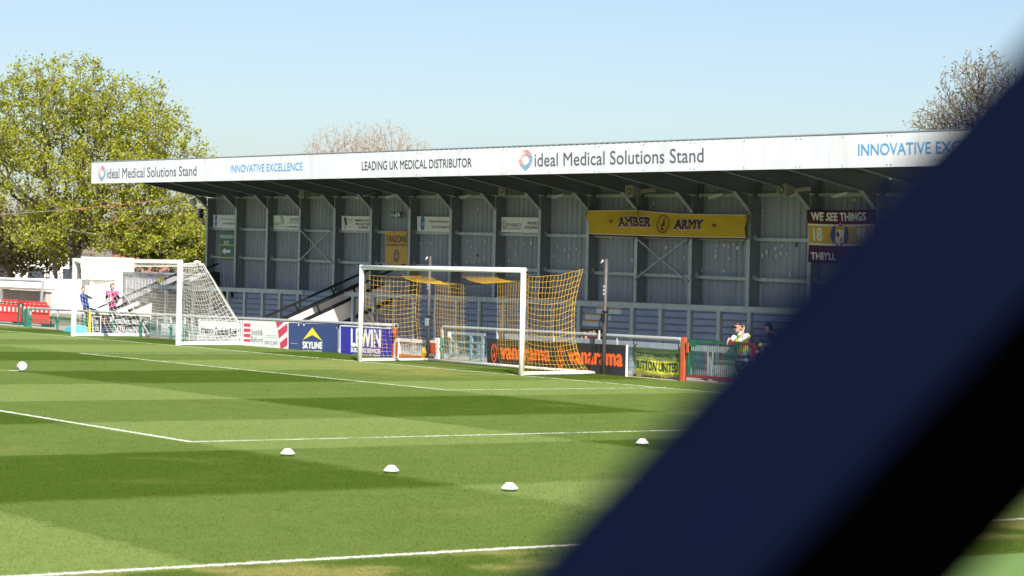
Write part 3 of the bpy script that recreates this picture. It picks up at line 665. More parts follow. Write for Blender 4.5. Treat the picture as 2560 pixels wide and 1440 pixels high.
# ================================================================ BANNERS
def banner(name, label, y, tl, tr, br, bl, bands, sag=0.0, fold=0.03, nx=60, ny=16, bump=None):
    q = [AY(*bl, y), AY(*br, y), AY(*tr, y), AY(*tl, y)]
    def surf(u, v):
        p = (q[0] * (1 - u) + q[1] * u) * (1 - v) + (q[3] * (1 - u) + q[2] * u) * v
        sg = -sag * 4 * u * (1 - u); p = p + V(0, 0, sg)
        if bump: p = p + V(0, 0, bump(u, v))
        f = fold * (math.sin(u * 9 + v * 4) * .4 + math.sin((u * 14 - v * 9)) * .3 * (1 - u) + math.sin((u - 1) * 22 + v * 10) * .3 * u + math.sin(v * 7 + u * 3) * .25)
        return p + V(0, f, 0)
    t = thing(name, label, "banner", (q[0] + q[1]) / 2)
    mb = MB()
    for j in range(ny):
        for m, v0, v1 in bands:
            pass
    for m, v0, v1 in bands:
        k = max(1, int(ny * (v1 - v0) + .5))
        for j in range(k):
            va, vb = v0 + (v1 - v0) * j / k, v0 + (v1 - v0) * (j + 1) / k
            for i in range(nx):
                ua, ub = i / nx, (i + 1) / nx
                mb.add([surf(ua, va), surf(ub, va), surf(ub, vb), surf(ua, vb)], [(0, 1, 2, 3)], m)
    ob = mb.build("cloth", t, True)
    bm = bmesh.new(); bm.from_mesh(ob.data); bmesh.ops.remove_doubles(bm, verts=bm.verts, dist=.0005); bm.to_mesh(ob.data); bm.free()
    md = ob.modifiers.new("thickness", 'SOLIDIFY'); md.thickness = .006; md.offset = 1 if q[0].x > q[1].x else -1
    def uv(px, py):                       # inverse of the flat quad, close enough for placing print
        p = AY(px, py, y); u = (p.x - q[3].x) / (q[2].x - q[3].x); b = q[0].z + (q[1].z - q[0].z) * u; tt = q[3].z + (q[2].z - q[3].z) * u
        return u, (p.z - b) / (tt - b)
    def text(mb, s, l, r, top, bot, m, bold=0, serif=False, lift=.006, top2=None, bot2=None):
        a, b = uv(l, bot), uv(r, bot2 or bot); c, d = uv(r, top2 or top), uv(l, top)
        gl, fs = glyphs(s, bold, serif); vs = []
        for gu, gv, gk in gl:
            U = (a[0] * (1 - gu) + b[0] * gu) * (1 - gv) + (d[0] * (1 - gu) + c[0] * gu) * gv
            W = (a[1] * (1 - gu) + b[1] * gu) * (1 - gv) + (d[1] * (1 - gu) + c[1] * gu) * gv
            vs.append(surf(U, W) + V(0, -lift - .0005 * gk, 0))
        mb.add(vs, fs, m)
    def shape(mb, pts, m, lift=.006):
        mb.add([surf(*uv(*p)) + V(0, -lift, 0) for p in pts], [tuple(range(len(pts)))], m)
    return t, text, shape
YB = YC - 0.10
t, text, shape = banner("supporters_banner", "wide amber cloth banner with maroon lettering hung across three bays of the stand", YB, (1466, 525), (1867, 535), (1863, 598), (1472, 588),
    [('cloth_m', 0, .05), ('cloth_w', .05, .075), ('cloth_y', .075, .955), ('cloth_w', .955, .975), ('cloth_m', .975, 1)], sag=.02, fold=.06, bump=lambda u, v: .07 * max(0, 1 - abs(u - .3) / .3) * v)
for s, l, r, tp, bt, b2 in (("AMBER", 1543, 1630, 544, 567.5, 0), ("ARMY", 1682, 1760, 546.5, 571.5, 0), ("18", 1523.5, 1532, 551, 558.5, 0), ("98", 1780, 1791, 558.5, 566.5, 0)):
    big = len(s) > 2; mb = MB()
    if big: text(mb, s, l - 1.5, r + 1.5, tp - 1.5, bt + 1.5, 'cloth_w', .11, True, .006)
    text(mb, s, l, r, tp, bt, 'inkm', .075 if big else .03, True, .011); mb.build("lettering", t)
mb = MB()
for sgn in (-1, 1):
    for k in range(13):
        an = -1.45 + 2.75 * k / 12; cx = 1656.5 + sgn * 13.5 * math.cos(an); cy = 559.5 - 21 * math.sin(an)
        for off in (-2.2, 2.2):
            a2 = an + .5; lx, ly = sgn * (off * .8), -2.6
            shape(mb, [(cx + lx - 1.1, cy + .5), (cx + lx * 1.6, cy + ly - 1.2), (cx + lx + 1.1, cy + .5), (cx + lx * .3, cy + 2)], 'inkbk')
shape(mb, [(1653, 574), (1660, 574), (1661, 563), (1659, 555), (1657, 549), (1654.5, 555), (1652.5, 563)], 'inkm')
shape(mb, [(1655, 551), (1658.5, 551), (1659, 547), (1656.5, 545), (1654.5, 547)], 'inkm')
mb.build("wreath", t)
mb = MB()
for px, py in ((1470, 525), (1595, 523), (1866, 533), (1863, 600), (1474, 590), (1588, 592), (1724, 598)):
    a = AY(px, py, YB - .02); mb.tube([a, a + V(rnd.uniform(-.12, .12), .12, .1)], .012, 'black', 5); mb.tube([a, a + V(rnd.uniform(-.1, .1), -.02, -.14)], .010, 'black', 5)
mb.build("tie_cord", t)
t, text, shape = banner("supporters_banner", "maroon and amber cloth banner with white lettering at the right end of the stand", YB, (2020, 524), (2186, 524), (2186, 658), (2020, 655),
    [('cloth_m', 0, .33), ('cloth_w', .33, .365), ('cloth_y', .365, .70), ('cloth_w', .70, .735), ('cloth_m', .735, 1)], sag=.02, fold=.06)
for s, l, r, tp, bt in (("WE SEE THINGS", 2030, 2167, 529, 551), ("18", 2032, 2059, 567, 602), ("THEY'LL", 2023, 2088, 629, 648), ("98", 2140, 2167, 567, 602)):
    mb = MB(); text(mb, s, l, r, tp, bt, 'cloth_w', .05, False, .009); mb.build("lettering", t)
mb = MB()
shape(mb, [(2090, 572), (2108, 572), (2108, 598), (2099, 614), (2090, 598)], 'cloth_w', .010)
for dx in (-1, 1):
    shape(mb, [(2099 + dx * 11, 560), (2099 + dx * 17, 566), (2099 + dx * 22, 585), (2099 + dx * 18, 604), (2099 + dx * 12, 607), (2099 + dx * 10, 588)], 'navyboard', .012)
shape(mb, [(2094, 565), (2104, 565), (2101, 556), (2099, 551), (2096, 556)], 'red', .012); shape(mb, [(2092, 576), (2098, 576), (2098, 590), (2092, 590)], 'inkbk', .014); shape(mb, [(2100, 592), (2106, 592), (2106, 600), (2100, 606)], 'cloth_y', .014); shape(mb, [(2088, 606), (2110, 606), (2099, 618)], 'navyboard', .013)
mb.build("crest", t)

# ================================================================ PERIMETER RAILING
def elbow_rail(t, x0, x1, z0, z1, y, m='rail', r=.048, down0=True, down1=True):
    mb = MB(); pts = []
    if down0: pts += [(x0, y, z0 - .30), (x0, y, z0 - .08), (x0 + .03, y, z0 - .02)]
    n = 8
    for i in range(n + 1):
        k = i / n; pts.append((x0 + .08 + (x1 - x0 - .16) * k, y, z0 + (z1 - z0) * k))
    if down1: pts += [(x1 - .03, y, z1 - .02), (x1, y, z1 - .08), (x1, y, z1 - .30)]
    mb.tube(pts, r, m, 10); mb.build("top_rail", t, True)
def rail_post(t, x, y, ztop):
    mb = MB(); mb.tube([(x, y, -.02), (x, y, ztop * .66)], .042, 'green', 8); mb.tube([(x, y, ztop * .66), (x, y, ztop - .03)], .036, 'rail', 8)
    mb.box(x - .075, x + .075, y - .055, y + .055, ztop * .44, ztop * .50, 'green'); mb.build("post", t)
def weld_mesh(t, x0, x1, y, z0, z1, step=.06, m='green'):
    mb = MB(); x = x0
    while x <= x1: mb.bar((x, y, z0), (x, y, z1), .005, .005, m); x += step
    for k in range(5):
        z = z0 + (z1 - z0) * k / 4; mb.bar((x0, y - .006, z), (x1, y - .006, z), .006, .006, m)
    mb.build("mesh_panel", t)
t = thing("perimeter_railing", "grey tube railing on green posts, running above the white and blue boards", "railing", (-32.6, 2.55, 0), "grey pitch railings")
elbow_rail(t, AY(73, 771, 2.55).x, AY(988, 814, 2.55).x, AY(73, 771, 2.55).z, AY(988, 814, 2.55).z, 2.55, down1=False)
for px in (77, 144, 212, 283, 352, 428, 463, 540, 603, 657, 760, 868, 974): rail_post(t, AY(px, 790, 2.55).x, 2.55, .70 + .2 * (AY(px, 790, 2.55).x + 32) / 27)
for a, b in (((-32.5), -26.4), (-22.3, -18.5)): weld_mesh(t, a, b, 2.60, .06, .56)
c = AY(988, 815, 2.55); mb = MB(); mb.tube([c + V(-.1, 0, 0), c + V(.06, 0, 0)], .075, 'rail', 10); mb.tube([c + V(.061, 0, 0), c + V(.066, 0, 0)], .05, 'black', 10); mb.build("end_socket", t)
t = thing("perimeter_railing", "grey tube railing above the black board right of the amber goal net", "railing", (-3.8, 2.72, 0), "grey pitch railings")
elbow_rail(t, AY(1106, 818, 2.72).x, AY(1706, 850, 2.72).x, .905, .935, 2.72)
for px in (1106, 1243, 1384, 1543, 1704): rail_post(t, AY(px, 870, 2.72).x, 2.72, .92)
weld_mesh(t, AY(1108, 880, 2.72).x, AY(1700, 880, 2.72).x, 2.78, .05, .66)
t = thing("kick_rail", "flat pale steel rail behind the black board, below the tube railing", "rail", (-1.6, 3.2, 0))
mb = MB(); mb.box(AY(1262, 842, 3.2).x, AY(1880, 878, 3.2).x, 3.20, 3.25, .665, .80, 'barrier'); mb.build("beam", t)
for px in (1264, 1390, 1545, 1600, 1770): mb = MB(); x = AY(px, 880, 3.2).x; mb.box(x - .05, x + .05, 3.251, 3.30, -.012, .78, 'barrier'); mb.build("post", t)

# ================================================================ ADVERT BOARDS
def advert(label, y, l, r, lt, lb, rt, rb, m, tilt=0.0, group="advert boards along the railing"):
    q = list(pq(y, l, r, lt, lb, rt, rb))
    q[0].z = min(q[0].z, -.01); q[1].z = min(q[1].z, -.01)
    mb = MB(); mb.slab(q, (0, .025, 0), m); t = thing("advert_board", label, "advert board", (q[0] + q[1]) / 2, group); mb.build("panel", t); return t
K2 = lambda x, y: (480 + x / 4, 600 + y / 4)
YA = 2.42
def K2T(t, items, y=YA):
    for s, x0, x1, lt, lb, rt, rb, m, *o in items:
        mb = MB(); a, b, c, d = K2(x0, lb), K2(x1, rb), K2(x1, rt), K2(x0, lt)
        write(mb, s, (AY(*a, y), AY(*b, y), AY(*c, y), AY(*d, y)), m, *(o or [0.0])); mb.build("lettering", t)
def K2P(t, name, polys, y=YA - .005):
    for pts, m in polys: mb = MB(); mb.poly([AY(*K2(*p), y) for p in pts][::-1], m); mb.build(name, t)
t = advert("white board reading Metro Timber Ltd, partly behind the white goal net", YA, 496, 602.5, 797, 852.5, 801, 862, 'signwhite')
K2T(t, [("Metro Timber Ltd", 92, 447, 862, 930, 885, 962, 'inkbk', .022, True)])
mb = MB(); cs = [(76, 835), (85, 802), (108, 798), (455, 812), (480, 825), (488, 850), (478, 1025)]
for a, b in zip(cs, cs[1:]): mb.bar(AY(*K2(*a), YA - .004), AY(*K2(*b), YA - .004), .006, .02, 'inkdk', up=V(.01, 0, 1))
mb.build("border", t)
t = advert("white board with crimson squares and slanting crimson bars right of the timber board", YA, 606, 719.5, 800.5, 866.5, 805, 874, 'signwhite')
K2T(t, [("Smith&", 594, 707, 890, 950, 895, 955, 'ink', .0), ("Byford", 592, 706, 965, 1035, 975, 1043, 'ink', .0), ("0208 722 3439", 726, 853, 1006, 1040, 1014, 1050, 'ink', .0)])
K2P(t, "print", [([(518, y0), (584, y0 + 4), (583, y1 + 4), (517, y1)], 'crimson') for y0, y1 in ((832, 864), (884, 917), (936, 968), (989, 1014))] + [([(838, 816), (917, 819), (851, 880)], 'crimson'), ([(858, 905), (955, 835), (955, 908), (868, 985)], 'crimson'), ([(877, 1030), (955, 965), (955, 1052), (886, 1092)], 'crimson'), ([(728, 950), (850, 957), (850, 959), (728, 952)], 'ink'), ([(728, 970), (850, 977), (850, 979), (728, 972)], 'ink')])
t = advert("navy blue board with a yellow chevron in the middle of the row", YA, 721, 843, 806.5, 872.5, 811, 884, 'navyboard')
K2T(t, [("SKYLINE", 1105, 1306, 1012, 1086, 1018, 1092, 'inkw', .07), ("ROOFING CENTRES", 1106, 1300, 1098, 1114, 1106, 1122, 'inkw', .03)])
K2P(t, "print", [([(1107, 1000), (1203, 875), (1203, 950)], 'chevron'), ([(1203, 875), (1305, 1012), (1203, 950)], 'chevron'), ([(1060, 838), (1072, 838), (1072, 858), (1060, 858)], 'inkw'), ([(1113, 838), (1126, 838), (1126, 858), (1113, 858)], 'inkw'), ([(1440, 876), (1448, 876), (1448, 884), (1440, 884)], 'inkw'), ([(985, 1030), (1055, 1036), (1055, 1039), (985, 1033)], 'inkw')])
t = advert("violet blue board with a white edge behind the amber goal's left post", YA, 850.5, 978, 813.5, 884, 819.5, 893, 'violet')
K2T(t, [("LEWIN", 1590, 1890, 880, 1068, 893, 1082, 'inkw', .05), ("BUILDING SERVICES", 1590, 1888, 1072, 1122, 1090, 1138, 'inkw', .05), ("AND EXTENSIONS", 1492, 1880, 1135, 1150, 1152, 1168, 'inkw', .03)])
mb = MB(); a = AY(*K2(1822, 1055), YA - .009); b = AY(*K2(1822, 920), YA - .009)
gl, fs = glyphs("& SONS", .03); q0 = AY(*K2(1838, 1055), YA - .009); mb.add([a * (1 - v) * (1 - u) + q0 * v * (1 - u) + (b * (1 - v) + AY(*K2(1838, 921), YA - .009) * v) * u for u, v in [(u_, 1 - v_) for u_, v_, k_ in gl]], fs, 'violet'); mb.build("small_lettering", t)
mb = MB(); mb.bar(AY(*K2(1481, 856), YA - .004), AY(*K2(1990, 884), YA - .004), .006, .03, 'inkw', up=V(.01, 0, 1)); mb.bar(AY(*K2(1481, 856), YA - .004), AY(*K2(1481, 1138), YA - .004), .03, .006, 'inkw'); mb.build("border", t)
YV = 2.58
t = advert("long black board with orange ring logos behind the amber goal net", YV, 1218, 1564, 846, 912, 863, 940, 'blackboard')
K3 = lambda x, y: (1000 + x / 4, 600 + y / 4)
for s, x0, x1, lt, lb, rt, rb in (("vanarama", 1003, 1503, 1072, 1196, 1100, 1222), ("vanarama", 1684, 2230, 1112, 1232, 1140, 1272)):
    mb = MB(); write(mb, s, (AY(*K3(x0, lb), YV), AY(*K3(x1, rb), YV), AY(*K3(x1, rt), YV), AY(*K3(x0, lt), YV)), 'orange', .05); mb.build("lettering", t)
for (cx, cy, rx, rz) in ((940, 1130, .135, .255), (1606, 1176, .145, .262)):
    mb = MB(); c = AY(*K3(cx, cy), YV - .005); disc(mb, c, rx, rz, 'orange', n=28, a0=math.pi * .5 + .18, a1=math.pi * 2.5 - .18, inner=.76)
    disc(mb, c + V(0, 0, -.04), rx * .42, rz * .36, 'orange'); mb.poly([c + V(-rx * .25, 0, -.03), c + V(rx * .05, 0, -.03), c + V(rx * .0, 0, rz * .72), c + V(-rx * .2, 0, rz * .5)], 'orange'); mb.build("logo", t)
mb = MB(); mb.box(AY(1564.5, 900, YV).x, AY(1567, 900, YV).x, YV - .005, YV + .03, -.01, .735, 'inkw'); mb.build("edge_strip", t)
# streaming advert behind the white goal
K6 = lambda x, y: (180 + x / 5.565, 640 + y / 5.565)
YD = 3.0
t = advert("black board with white lettering seen through the white goal net", YD, 205, 374, 784, 834, 791, 840, 'blackboard')
for s, x0, x1, lt, lb, rt, rb, bd in (("All matches, watch on", 525, 1052, 838, 950, 880, 975, .03), ("DAZN.com/NLTV", 580, 1010, 968, 1068, 985, 1085, .03), ("DA", 316, 372, 884, 950, 886, 952, .04), ("ZN", 316, 372, 980, 1040, 982, 1042, .04)):
    mb = MB(); write(mb, s, (AY(*K6(x0, lb), YD), AY(*K6(x1, rb), YD), AY(*K6(x1, rt), YD), AY(*K6(x0, lt), YD)), 'inkw', bd); mb.build("lettering", t)
mb = MB()
for a, b in (((290, 838), (290, 1065)), ((290, 1065), (400, 1070)), ((400, 1070), (400, 845)), ((400, 845), (290, 838))): mb.bar(AY(*K6(*a), YD - .004), AY(*K6(*b), YD - .004), .03, .03, 'inkw')
mb.build("border", t)
mb = MB(); c = AY(*K6(453, 905), YD - .005); disc(mb, c, .075, .165, 'crimson'); disc(mb, c, .05, .12, 'inkw', .003); disc(mb, c, .03, .075, 'crimson', .006)
mb.poly([AY(*K6(*p), YD - .005) for p in ((425, 985), (490, 988), (490, 1070), (425, 1066))][::-1], 'navyboard'); mb.build("logo", t)
t = advert("plain pale grey board beside the black lettered board behind the white goal", 3.3, 402, 446, 808, 840, 811, 846, 'greyplate')
mb = MB(); q = AY(392, 792, 3.35); mb.box(q.x, q.x + .05, 3.34, 3.38, 0, q.z, 'rail'); mb.box(q.x, q.x + 1.1, 3.34, 3.38, q.z - .05, q.z, 'rail'); mb.build("frame", t)
# supporters' banner tied behind the mesh
KB = lambda x, y: (1560 + x / 6.4, 780 + y / 6.4)
t, text, shape = banner("supporters_banner", "yellow and black cloth banner tied to the green mesh left of the gate", 2.86, KB(172, 560), KB(890, 598), KB(888, 1105), KB(160, 1030),
    [('cloth_shade', 0, .20), ('cloth_bright', .20, .62), ('cloth_shade', .62, 1)], sag=.03, fold=.035, nx=40)
def kt(s, x0, x1, lt, lb, rt, rb, m, bd):
    mb = MB(); text(mb, s, KB(x0, 0)[0], KB(x1, 0)[0], KB(0, lt)[1], KB(0, lb)[1], m, bd, False, .008, KB(0, rt)[1], KB(0, rb)[1]); mb.build("lettering", t)
kt("SUTTON UNITED", 195, 868, 752, 890, 812, 960, 'inkbk', .03); kt("CUT TO ME FROM HOME", 225, 880, 628, 685, 668, 722, 'inkbk', .03); kt("FOREVER AND ALWAYS", 270, 810, 990, 1035, 1035, 1085, 'inkbk', .03)
mb = MB()
for q in ((170, 560), (885, 600), (160, 1030)): a = AY(*KB(*q), 2.83); mb.tube([a, a + V(-.05, 0, .12)], .014, 'black', 5); mb.tube([a, a + V(.06, .02, .08)], .012, 'black', 5)
mb.build("tie_cord", t)

# ================================================================ GATES
t = thing("pitch_gate", "tall narrow green and dark red picket gate the steward leans on", "gate", AY(1710, 953, 2.6))
gy = 2.6; gx = lambda px: AY(px, 900, gy).x
mb = MB(); mb.box(gx(1704.5), gx(1713), gy - .04, gy + .04, -.02, AY(1710, 843, gy).z, 'red'); mb.build("gate_post", t)
x0, x1, zt, zb = gx(1719), gx(1886), AY(1720, 848, gy).z, AY(1720, 940, gy).z
xm = gx(1821)
mb = MB(); mb.box(x0, xm, gy - .03, gy + .03, zt - .065, zt, 'gategreen'); mb.box(xm + .001, x1, gy - .03, gy + .03, zt - .065, zt, 'maroonpaint'); mb.box(x0, x1, gy - .03, gy + .03, zb - .03, zb + .035, 'maroonpaint')
mb.box(x0, x0 + .06, gy - .03, gy + .03, zb + .036, zt - .066, 'gategreen'); mb.box(x1 - .07, x1, gy - .035, gy + .035, -.02, zt - .066, 'maroonpaint'); mb.build("gate_frame", t)
mb = MB(); n = int((x1 - x0) / .068)
for i in range(1, n): x = x0 + .04 + i * .068; mb.box(x - .0045, x + .0045, gy - .0045, gy + .0045, zb + .036, zt - .066, 'gategreen' if i % 9 else 'maroonpaint')
mb.build("picket", t)
mb = MB(); mb.box(x0 - .05, x0 + .35, gy - .05, gy - .031, zt - .16, zt - .07, 'gategreen'); mb.box(x0 + .03, x0 + .10, gy - .07, gy - .051, zt - .30, zt - .08, 'red'); mb.build("latch", t)
mb = MB(); a = AY(1845, 861, gy - .035); mb.box(a.x - .07, a.x + .07, a.y - .02, a.y + .0, a.z - .08, a.z + .06, 'gategreen'); mb.build("lock_box", t)
t = thing("perimeter_railing", "grey tube railing right of the green and red gate", "railing", (x1 + .2, 2.72, 0), "grey pitch railings")
elbow_rail(t, x1 + .12, x1 + 5.5, .92, .93, 2.72, down1=False); rail_post(t, x1 + .12, 2.72, .92); rail_post(t, x1 + 3, 2.72, .92); weld_mesh(t, x1 + .12, x1 + 5.5, 2.78, .05, .66)
t = thing("pitch_gate", "low gate with an orange red frame and pale pickets behind the amber goal", "gate", AY(990, 895, 2.75))
gy = 2.75; gx = lambda px: AY(px, 880, gy).x
za, zb2 = AY(1040, 853, gy).z, AY(1040, 890, gy).z
for l, r, h, m in ((980, 986, .78, 'red'), (987.5, 999, .52, 'signwhite'), (1090, 1099, .60, 'signwhite')): mb = MB(); mb.box(gx(l), gx(r), gy - .045, gy + .045, -.02, h, m); mb.build("gate_post", t)
mb = MB(); mb.box(gx(991), gx(1092), gy - .03, gy + .03, za - .04, za + .05, 'cream'); mb.box(gx(991), gx(1092), gy - .03, gy + .03, zb2 - .06, zb2 + .02, 'red'); mb.box(gx(993), gx(998), gy - .055, gy - .041, zb2 - .05, za - .05, 'red'); mb.build("gate_frame", t)
mb = MB()
for i in range(22): x = gx(1000) + (gx(1090) - gx(1000)) * i / 21; mb.box(x - .009, x + .009, gy - .009, gy + .009, zb2 + .021, za - .041, 'rail')
mb.build("picket", t)
mb = MB(); mb.box(gx(1078), gx(1095), gy - .09, gy - .051, AY(1085, 884, gy).z, AY(1085, 857, gy).z, 'red'); mb.box(gx(1081), gx(1087), gy - .12, gy - .091, AY(1085, 879, gy).z, AY(1085, 862, gy).z, 'maroonpaint'); mb.build("latch", t)
t = thing("side_gate", "grey framed gate of pale bars behind the middle of the amber goal net", "gate", AY(1165, 905, 3.3))
gy = 3.3; gx = lambda px: AY(px, 880, gy).x
for px in (1124, 1176, 1204): mb = MB(); mb.box(gx(px) - .05, gx(px) + .05, gy, gy + .05, -.012, AY(1165, 838, gy).z, 'barrier'); mb.build("gate_post", t)
mb = MB(); z = AY(1165, 838, gy).z; mb.box(gx(1118), gx(1209), gy - .002, gy + .055, z + .001, z + .075, 'barrier')
for k in (.12, .3, .48): mb.box(gx(1124) + .051, gx(1204) - .051, gy + .01, gy + .04, k, k + .05, 'rail')
mb.build("gate_frame", t)
mb = MB(); a = AY(1123, 836, gy - .02); mb.box(a.x - .07, a.x + .07, gy - .03, gy - .004, a.z - .09, a.z + .06, 'inkw'); mb.build("notice", t)
t = thing("crowd_barrier", "grey barred crowd barrier with a pale leaning post behind the green and red gate", "barrier", AY(1800, 960, 3.6))
gy = 3.6; gx = lambda px: AY(px, 900, gy).x
mb = MB(); mb.box(gx(1771), gx(1779), gy - .04, gy + .04, -.012, AY(1775, 875, gy).z, 'cream'); mb.bar((gx(1781), gy, -.01), (gx(1773), gy, AY(1775, 874, gy).z), .06, .06, 'steeldk'); mb.bar((gx(1783), gy, .35), (gx(1796), gy, .03), .02, .02, 'rail'); mb.build("post", t)
mb = MB(); mb.box(gx(1771), gx(1850), gy - .03, gy + .03, AY(1800, 900, gy).z - .06, AY(1800, 900, gy).z, 'steeldk')
for i in range(12): x = gx(1784) + i * .075; mb.box(x - .012, x + .012, gy - .012, gy + .012, -.012, AY(1800, 900, gy).z - .061, 'rail')
mb.build("bar_panel", t)
# ================================================================ GOALS AND NETS
def pl(pts):                                # polyline sampled by 0..1 (by length)
    pts = [V(*p) for p in pts]; L = [0]
    for a, b in zip(pts, pts[1:]): L.append(L[-1] + (b - a).length)
    def f(t):
        s = t * L[-1]
        for i in range(len(pts) - 1):
            if s <= L[i + 1] or i == len(pts) - 2:
                k = (s - L[i]) / max(L[i + 1] - L[i], 1e-6); return pts[i] * (1 - k) + pts[i + 1] * k
    return f
def smooth_pl(pts, n=24):                   # rounded version of a polyline
    P = [V(*p) for p in pts]; P = [P[0] * 2 - P[1]] + P + [P[-1] * 2 - P[-2]]; out = []
    for i in range(1, len(P) - 2):
        for k in range(n // (len(P) - 3)):
            t = k / (n // (len(P) - 3)); a, b, c, d = P[i - 1:i + 3]
            out.append(.5 * ((2 * b) + (c - a) * t + (2 * a - 5 * b + 4 * c - d) * t * t + (3 * b - a - 3 * c + d) * t ** 3))
    out.append(P[-2]); return pl(out)
def coons(bot, top, left, right, sag=None):
    c00, c10, c01, c11 = bot(0), bot(1), top(0), top(1)
    def f(u, v):
        p = bot(u) * (1 - v) + top(u) * v + left(v) * (1 - u) + right(v) * u - (c00 * (1 - u) * (1 - v) + c10 * u * (1 - v) + c01 * (1 - u) * v + c11 * u * v)
        return p + sag(u, v) if sag else p
    return f
def net(t, f, nu, nv, cm, r, name="net_panel", sub=1):
    mb = MB()
    for i in range(nu + 1):
        u = i / nu; pts = [f(u, j / (nv * sub)) for j in range(nv * sub + 1)]
        m0 = None; run = []
        for j, p in enumerate(pts):
            m = cm(u, j / (nv * sub))
            if m != m0 and run: run.append(p); mb.tube(run, r, m0, 3, False); run = [p]
            elif not run: run = [p]
            else: run.append(p)
            m0 = m
        if len(run) > 1: mb.tube(run, r, m0, 3, False)
    for j in range(nv + 1):
        v = j / nv; run = []; m0 = None
        for i in range(nu * sub + 1):
            u = i / (nu * sub); p = f(u, v); m = cm(u, v)
            if m != m0 and run: run.append(p); mb.tube(run, r, m0, 3, False); run = [p]
            elif not run: run = [p]
            else: run.append(p)
            m0 = m
        if len(run) > 1: mb.tube(run, r, m0, 3, False)
    return mb.build(name, t)
g = thing("football_goal", "full size white goal with an amber and black striped net in front of the boards", "goal", (0, 0, 0))
for x in (-3.72, 3.72):
    mb = MB(); mb.tube([(x, 0, -.05), (x, 0, 1.2), (x, 0, 2.5)], .062, 'white', 14); mb.build("post", g, True)
    mb = MB(); mb.tube([(x, .05, .045), (x, 1.0, .045), (x, 2.08, .045)], .042, 'white', 8); mb.build("base_bar", g, True)
mb = MB(); mb.tube([(-3.78, 0, 2.44), (0, 0, 2.435), (3.78, 0, 2.44)], .062, 'white', 14); mb.build("crossbar", g, True)
mb = MB(); mb.tube([(-3.72, 2.08, .045), (0, 2.06, .045), (3.72, 2.08, .045)], .042, 'white', 8); mb.build("base_bar", g, True)
Y = lambda u, v: 'netyellow'
fb = lambda u, v: 'netyellow' if (-2.96 < -3.74 + 7.48 * u < -1.55 or -.12 < -3.74 + 7.48 * u < 1.42 or u > .97 or u < .03) else 'netblack'
def fr(u, v):
    x = -3.74 + 7.48 * u - 1.0 * (1 - v); return 'netyellow' if (-2.96 < x < -1.55 or -.12 < x < 1.42) else 'netblack'
rt_top = smooth_pl([(3.74, .06, 2.38), (3.74, .2, 2.30), (3.74, 1.04, 2.36), (3.74, 1.69, 2.51)])
rt_rear = smooth_pl([(3.74, 1.93, .07), (3.74, 1.70, .32), (3.74, 1.52, .75), (3.74, 1.46, 1.30), (3.74, 1.51, 1.91), (3.74, 1.69, 2.51)])
lf_top = smooth_pl([(-3.74, .06, 2.38), (-3.74, .2, 2.25), (-3.74, 1.0, 2.21), (-3.74, 1.71, 2.24)])
lf_rear = smooth_pl([(-3.74, 1.95, .05), (-3.74, 1.82, .3), (-3.74, 1.74, .67), (-3.74, 1.67, 1.3), (-3.74, 1.71, 2.24)])
bk_top = smooth_pl([(-3.74, 1.71, 2.24), (-2.86, 1.75, 2.13), (-1.67, 1.75, 2.06), (-.65, 1.75, 2.08), (.3, 1.75, 2.15), (1.5, 1.74, 2.24), (2.7, 1.72, 2.36), (3.74, 1.69, 2.51)], 48)
hash3 = lambda u, v, k: (math.sin(u * 37.1 + v * 17.3 + k) * .5 + math.sin(u * 91.7 - v * 53.9 + k * 2) * .5)
net(g, coons(pl([(3.74, .08, .07), (3.74, 1.93, .07)]), rt_top, pl([(3.74, .07, .07), (3.74, .07, 2.38)]), rt_rear, lambda u, v: V(.03 * math.sin(math.pi * u) * math.sin(math.pi * v), .012 * hash3(u, v, 1), -.20 * (1 - u) * math.sin(math.pi * v) * u * 2 + .012 * hash3(v, u, 2))), 16, 19, Y, .0041)
net(g, coons(pl([(-3.74, .08, .07), (-3.74, 1.95, .05)]), lf_top, pl([(-3.74, .07, .07), (-3.74, .07, 2.38)]), lf_rear, lambda u, v: V(0, .012 * hash3(u, v, 1), -.16 * (1 - u) * math.sin(math.pi * v) * u * 2 + .012 * hash3(v, u, 2))), 14, 19, lambda u, v: 'netblack' if (u < .28 and .3 < v < .62 and (u * 7 + v * 9) % 1 < .35) else 'netyellow', .0041)
net(g, coons(pl([(-3.74, 1.95, .05), (3.74, 1.93, .07)]), bk_top, lf_rear, rt_rear, lambda u, v: V(.012 * hash3(v, u, 5), .18 * math.sin(math.pi * v) * math.sin(math.pi * u), .012 * hash3(u, v, 3))), 62, 18, fb, .0030)
net(g, coons(pl([(-3.7, .06, 2.38), (3.7, .06, 2.38)]), bk_top, lf_top, rt_top, lambda u, v: V(0, 0, -.05 * math.sin(math.pi * v))), 62, 14, fr, .0030)
mb = MB(); a = V(-3.7, 1.92, .08)
mb.tube([a + V(0, 0, .30), a + V(.03, 0, .16), a + V(-.02, 0, .0)], [.02, .07, .03], 'netyellow', 6); mb.build("net_bunch", g)
